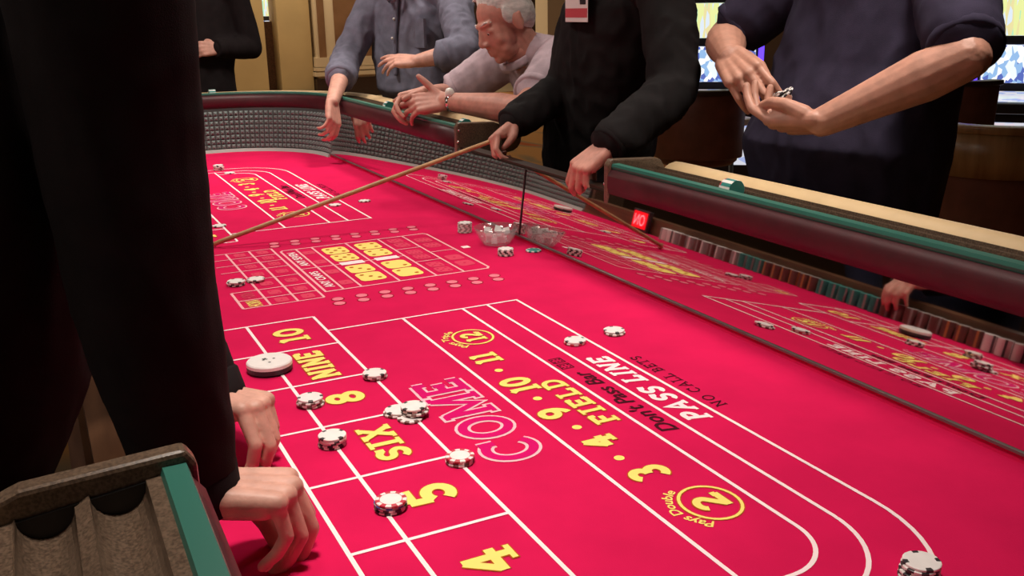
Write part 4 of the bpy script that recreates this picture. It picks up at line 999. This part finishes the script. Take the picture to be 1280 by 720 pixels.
# white-haired man leaning on the rail
dman, dshirt = person('person', 'white-haired man in a mauve polo shirt leaning on the rail, wearing a watch', (2.98, -1.66, FLOOR), (0.12, 1),
    (2.96, -1.90, 0.24), (2.95, -1.64, 0.34), (2.93, -1.50, 0.47), (2.915, -1.435, 0.555), (-0.04, 1, -0.45), (0.1, 0.4, 0.9),
    {'L': dict(sh=(2.765, -1.575, 0.435), el=(2.605, -1.345, 0.300), wr=(2.90, -1.215, 0.312), F=(0.065, 0.09, -0.008), D=(-0.6, 0.3, 0.6), curls=((8, 14, 10), (14, 20, 12), (28, 28, 14), (36, 30, 16)), sl=0.62, s=1.08, k=1.1,
               thumb=((0.022, 0.022, -0.002), (0.046, 0.044, 0.012), (0.066, 0.060, 0.026), (0.082, 0.072, 0.036))),
     'R': dict(sh=(3.12, -1.54, 0.425), el=(3.22, -1.36, 0.295), wr=(3.06, -1.20, 0.325), F=(-0.01, 0.10, -0.02), D=(0.6, 0.2, 0.7), curls=((40, 45, 20), (45, 50, 25), (50, 50, 25), (55, 50, 25)), sl=0.75, s=1.05, k=1.05)},
    MAUVE, DENIM, SKIN_RED, WHITEHAIR, sleeves='short', hw=(0.17, 0.18, 0.19, 0.17), hd=(0.13, 0.14, 0.13, 0.10), belly=0.03, seed=13, vox=0.004, cv=0.007, wr=(0.005, 9), cloth_name='polo_shirt', tuck=True)
wx = V((0.325, 0.13, 0.012)).normalized(); wc = V((2.90, -1.215, 0.312))-wx*0.028
wb = ring_band('watch_strap', wc, wx, 0.027, 0.014, 0.003, CHROME, dman)
wf = MB(); nrm = V((-0.3, 0.25, 0.85)).normalized(); nrm = (nrm-wx*nrm.dot(wx)).normalized(); cap(wf, wc+nrm*0.029, wc+nrm*0.034, 0.016, 0.015, 20); wf.build('watch_face', mat('watch_face_white', (0.8, 0.78, 0.72), 0.2), wb, True)
cl = MB(); nkc = V((2.93, -1.507, 0.445)); nax = V((-0.02, 0.55, 0.80)).normalized(); na = V((1, 0, 0)); na = (na-nax*na.dot(nax)).normalized(); nb = nax.cross(na)
cp = [nkc+(na*math.cos(a)+nb*math.sin(a))*0.074-nax*0.02*math.sin(a)*-1 for a in [math.radians(q) for q in range(-70, 251, 20)]]
cp = [nkc+(na*math.cos(math.radians(q))-nb*math.sin(math.radians(q)))*0.075 for q in range(115, 426, 20)]
chain(cl, cp, [0.012]*len(cp)); chain(cl, [p_+nax*0.012 for p_ in cp], [0.008]*len(cp))
link('collar', fuse(cl, 0.005, 2), MAUVE, dshirt, True)
# stickman in the middle of the players' side
eman, esh = person('person', 'stickman in a long-sleeved black shirt with a badge, reaching over the mirror', (2.28, -1.62, FLOOR), (-0.05, 1),
    (2.53, -1.55, 0.16), (2.42, -1.52, 0.46), (2.31, -1.50, 0.73), (2.27, -1.44, 0.91), (0, 1, -0.4), (0, 0, 1),
    {'R': dict(sh=(2.43, -1.50, 0.64), el=(2.52, -1.435, 0.355), wr=(2.475, -1.245, 0.285), F=(-0.025, 0.09, -0.05), D=(0.35, 0.35, 0.8), curls=((35, 55, 30), (50, 65, 35), (55, 68, 35), (58, 68, 35)), sl=0.95, s=1.0, cuff=0.044,
               thumb=((0.022, 0.022, -0.008), (0.050, 0.032, -0.028), (0.074, 0.026, -0.034), (0.092, 0.016, -0.036))),
     'L': dict(sh=(2.11, -1.50, 0.64), el=(1.99, -1.45, 0.395), wr=(1.93, -1.225, 0.285), F=(0.02, 0.075, -0.055), D=(-0.15, 0.35, 0.8), curls=((42, 42, 20), (46, 44, 22), (48, 44, 22), (50, 42, 22)), sl=0.93, s=1.05, cuff=0.046,
               thumb=((0.022, 0.022, -0.008), (0.048, 0.036, -0.032), (0.066, 0.034, -0.058), (0.078, 0.028, -0.080)))},
    BLACKSHIRT, BLACKCLOTH, SKIN_RED, DARKHAIR, hw=(0.185, 0.185, 0.195, 0.18), hd=(0.12, 0.125, 0.125, 0.10), seed=21, vox=0.0032, cv=0.0075, wr=(0.012, 10), sl_r=1.0)
bc = V((2.35, -1.378, 0.600))
badge = thing('name_badge', 'white and red name badge clipped to the black shirt', 'badge', bc)
MB().box(bc+V((-0.060, -0.001, -0.042)), bc+V((0.060, 0.001, 0.055))).build('card', mat('badge_white', (0.75, 0.7, 0.68), 0.4), badge, bevel=0.0008)
MB().box(bc+V((-0.058, 0.0009, -0.030)), bc+V((0.058, 0.0016, -0.006))).build('red_stripe', mat('badge_red', (0.55, 0.08, 0.10), 0.4), badge)
MB().box(bc+V((-0.05, 0.0009, 0.004)), bc+V((-0.02, 0.0016, 0.045))).build('photo', CK, badge)
MB().box(bc+V((-0.008, -0.004, 0.050)), bc+V((0.008, 0.004, 0.066))).build('clip', CHROME, badge)
# heavy man in a navy T-shirt
fman, fsh = person('person', 'man in a navy T-shirt at the right, counting chips between his hands', (1.62, -1.75, FLOOR), (-0.1, 1),
    (1.66, -1.70, 0.14), (1.63, -1.72, 0.46), (1.61, -1.73, 0.74), (1.55, -1.68, 0.92), (0, 1, -0.5), (0, 0, 1),
    {'R': dict(sh=(1.84, -1.70, 0.665), el=(1.955, -1.57, 0.515), wr=(1.782, -1.45, 0.480), F=(-0.095, 0.035, -0.032), D=(0.0, 0.6, 0.7), curls=((38, 38, 18), (42, 42, 20), (46, 42, 22), (50, 42, 22)), sl=0.70, s=1.2, k=1.18, vox=0.0028,
               thumb=((0.022, 0.022, -0.008), (0.052, 0.034, -0.022), (0.082, 0.030, -0.034), (0.104, 0.020, -0.040))),
     'L': dict(sh=(1.44, -1.72, 0.665), el=(1.258, -1.58, 0.497), wr=(1.457, -1.425, 0.368), F=(0.10, 0.02, -0.012), D=(0.0, 0.35, -0.9), curls=((28, 30, 15), (32, 34, 16), (36, 36, 18), (40, 36, 18)), sl=0.80, s=1.2, k=1.18, vox=0.0028,
               thumb=((0.022, 0.022, -0.008), (0.052, 0.036, -0.022), (0.082, 0.034, -0.028), (0.106, 0.028, -0.026)))},
    NAVY, BLACKCLOTH, SKIN_TAN, BROWNHAIR, sleeves='short', hw=(0.22, 0.225, 0.215, 0.19), hd=(0.15, 0.16, 0.15, 0.12), belly=0.05, seed=31, vox=0.004, cv=0.0075, wr=(0.010, 7), sl_r=0.87, cloth_name='t_shirt')
# seated boxman, only his hand shows, in the mirror
person('person', 'seated man in a navy suit whose hand on the chip bank shows in the mirror', (1.95, 0.30, FLOOR), (0, -1),
    (1.95, 0.36, -0.10), (1.95, 0.32, 0.20), (1.95, 0.30, 0.46), (1.95, 0.27, 0.63), (0, -1, -0.3), (0, 0, 1),
    {'R': dict(sh=(1.76, 0.28, 0.38), el=(1.70, 0.12, 0.18), wr=(1.785, -0.055, 0.128), F=(0.02, -0.10, -0.02), D=(0.0, -0.3, 1), curls=((40, 40, 20), (44, 42, 20), (48, 42, 20), (50, 42, 20))),
     'L': dict(sh=(2.14, 0.28, 0.38), el=(2.26, 0.20, 0.10), wr=(2.10, 0.12, -0.06), F=(-0.08, -0.05, -0.02), D=(0.0, -0.2, 1))},
    NAVYSUIT, NAVYSUIT, SKIN, DARKHAIR, seed=41, cloth_name='jacket', vox=0.005, cv=0.013,
    feet=[V((1.84, 0.16, FLOOR+0.05)), V((2.06, 0.16, FLOOR+0.05))], knees=[V((1.84, 0.14, -0.2)), V((2.06, 0.14, -0.2))])
st = thing('boxman_stool', 'black stool under the seated man in the navy suit', 'stool', (1.95, 0.40, FLOOR))
MB().lathe((1.95, 0.40, FLOOR), [(0.2, 0), (0.2, 0.02), (0.03, 0.05), (0.03, 0.42)], 20).build('stand', CHROME, st, True)
MB().lathe((1.95, 0.40, FLOOR), [(0.17, 0.42), (0.18, 0.43), (0.18, 0.46), (0.16, 0.47)], 24).build('seat', SHOE, st)

# ------------------------------------------------------------------ the stick
tip = V((2.565, -0.392, 0.010)); butt = V((2.462, -1.225, 0.252)); dst = (butt-tip).normalized()
pts = [tip+dst*(0.02*k) for k in range(0, int((butt-tip).length/0.02)+3)]
hook = [tip+V((0.055, 0.03, 0.002)), tip+V((0.045, 0.012, 0.0)), tip+V((0.022, 0.0, -0.002)), tip+V((0.006, -0.006, -0.001))]
MB().tube(hook+pts[1:], 0.0062, 10).build('dice_stick', STICKM, None, True)
tag(bpy.data.objects['dice_stick'], 'long rattan dice stick reaching across the felt from the stickman', 'stick')
# chips in the player's cupped hands
for k in range(3):
    o = bpy.data.objects.new('casino_chip', CHIPS['black' if k else 'white']); C.objects.link(o); o.location = (1.575-0.004*k, -1.425, 0.408+0.004*k); o.rotation_euler = (0.5, 0.5, k)
    tag(o, ['white', 'black', 'black'][k]+' chip held between the fingers of the man in navy, '+('lowest', 'middle', 'uppermost')[k], 'chip', 'chips in a hand')
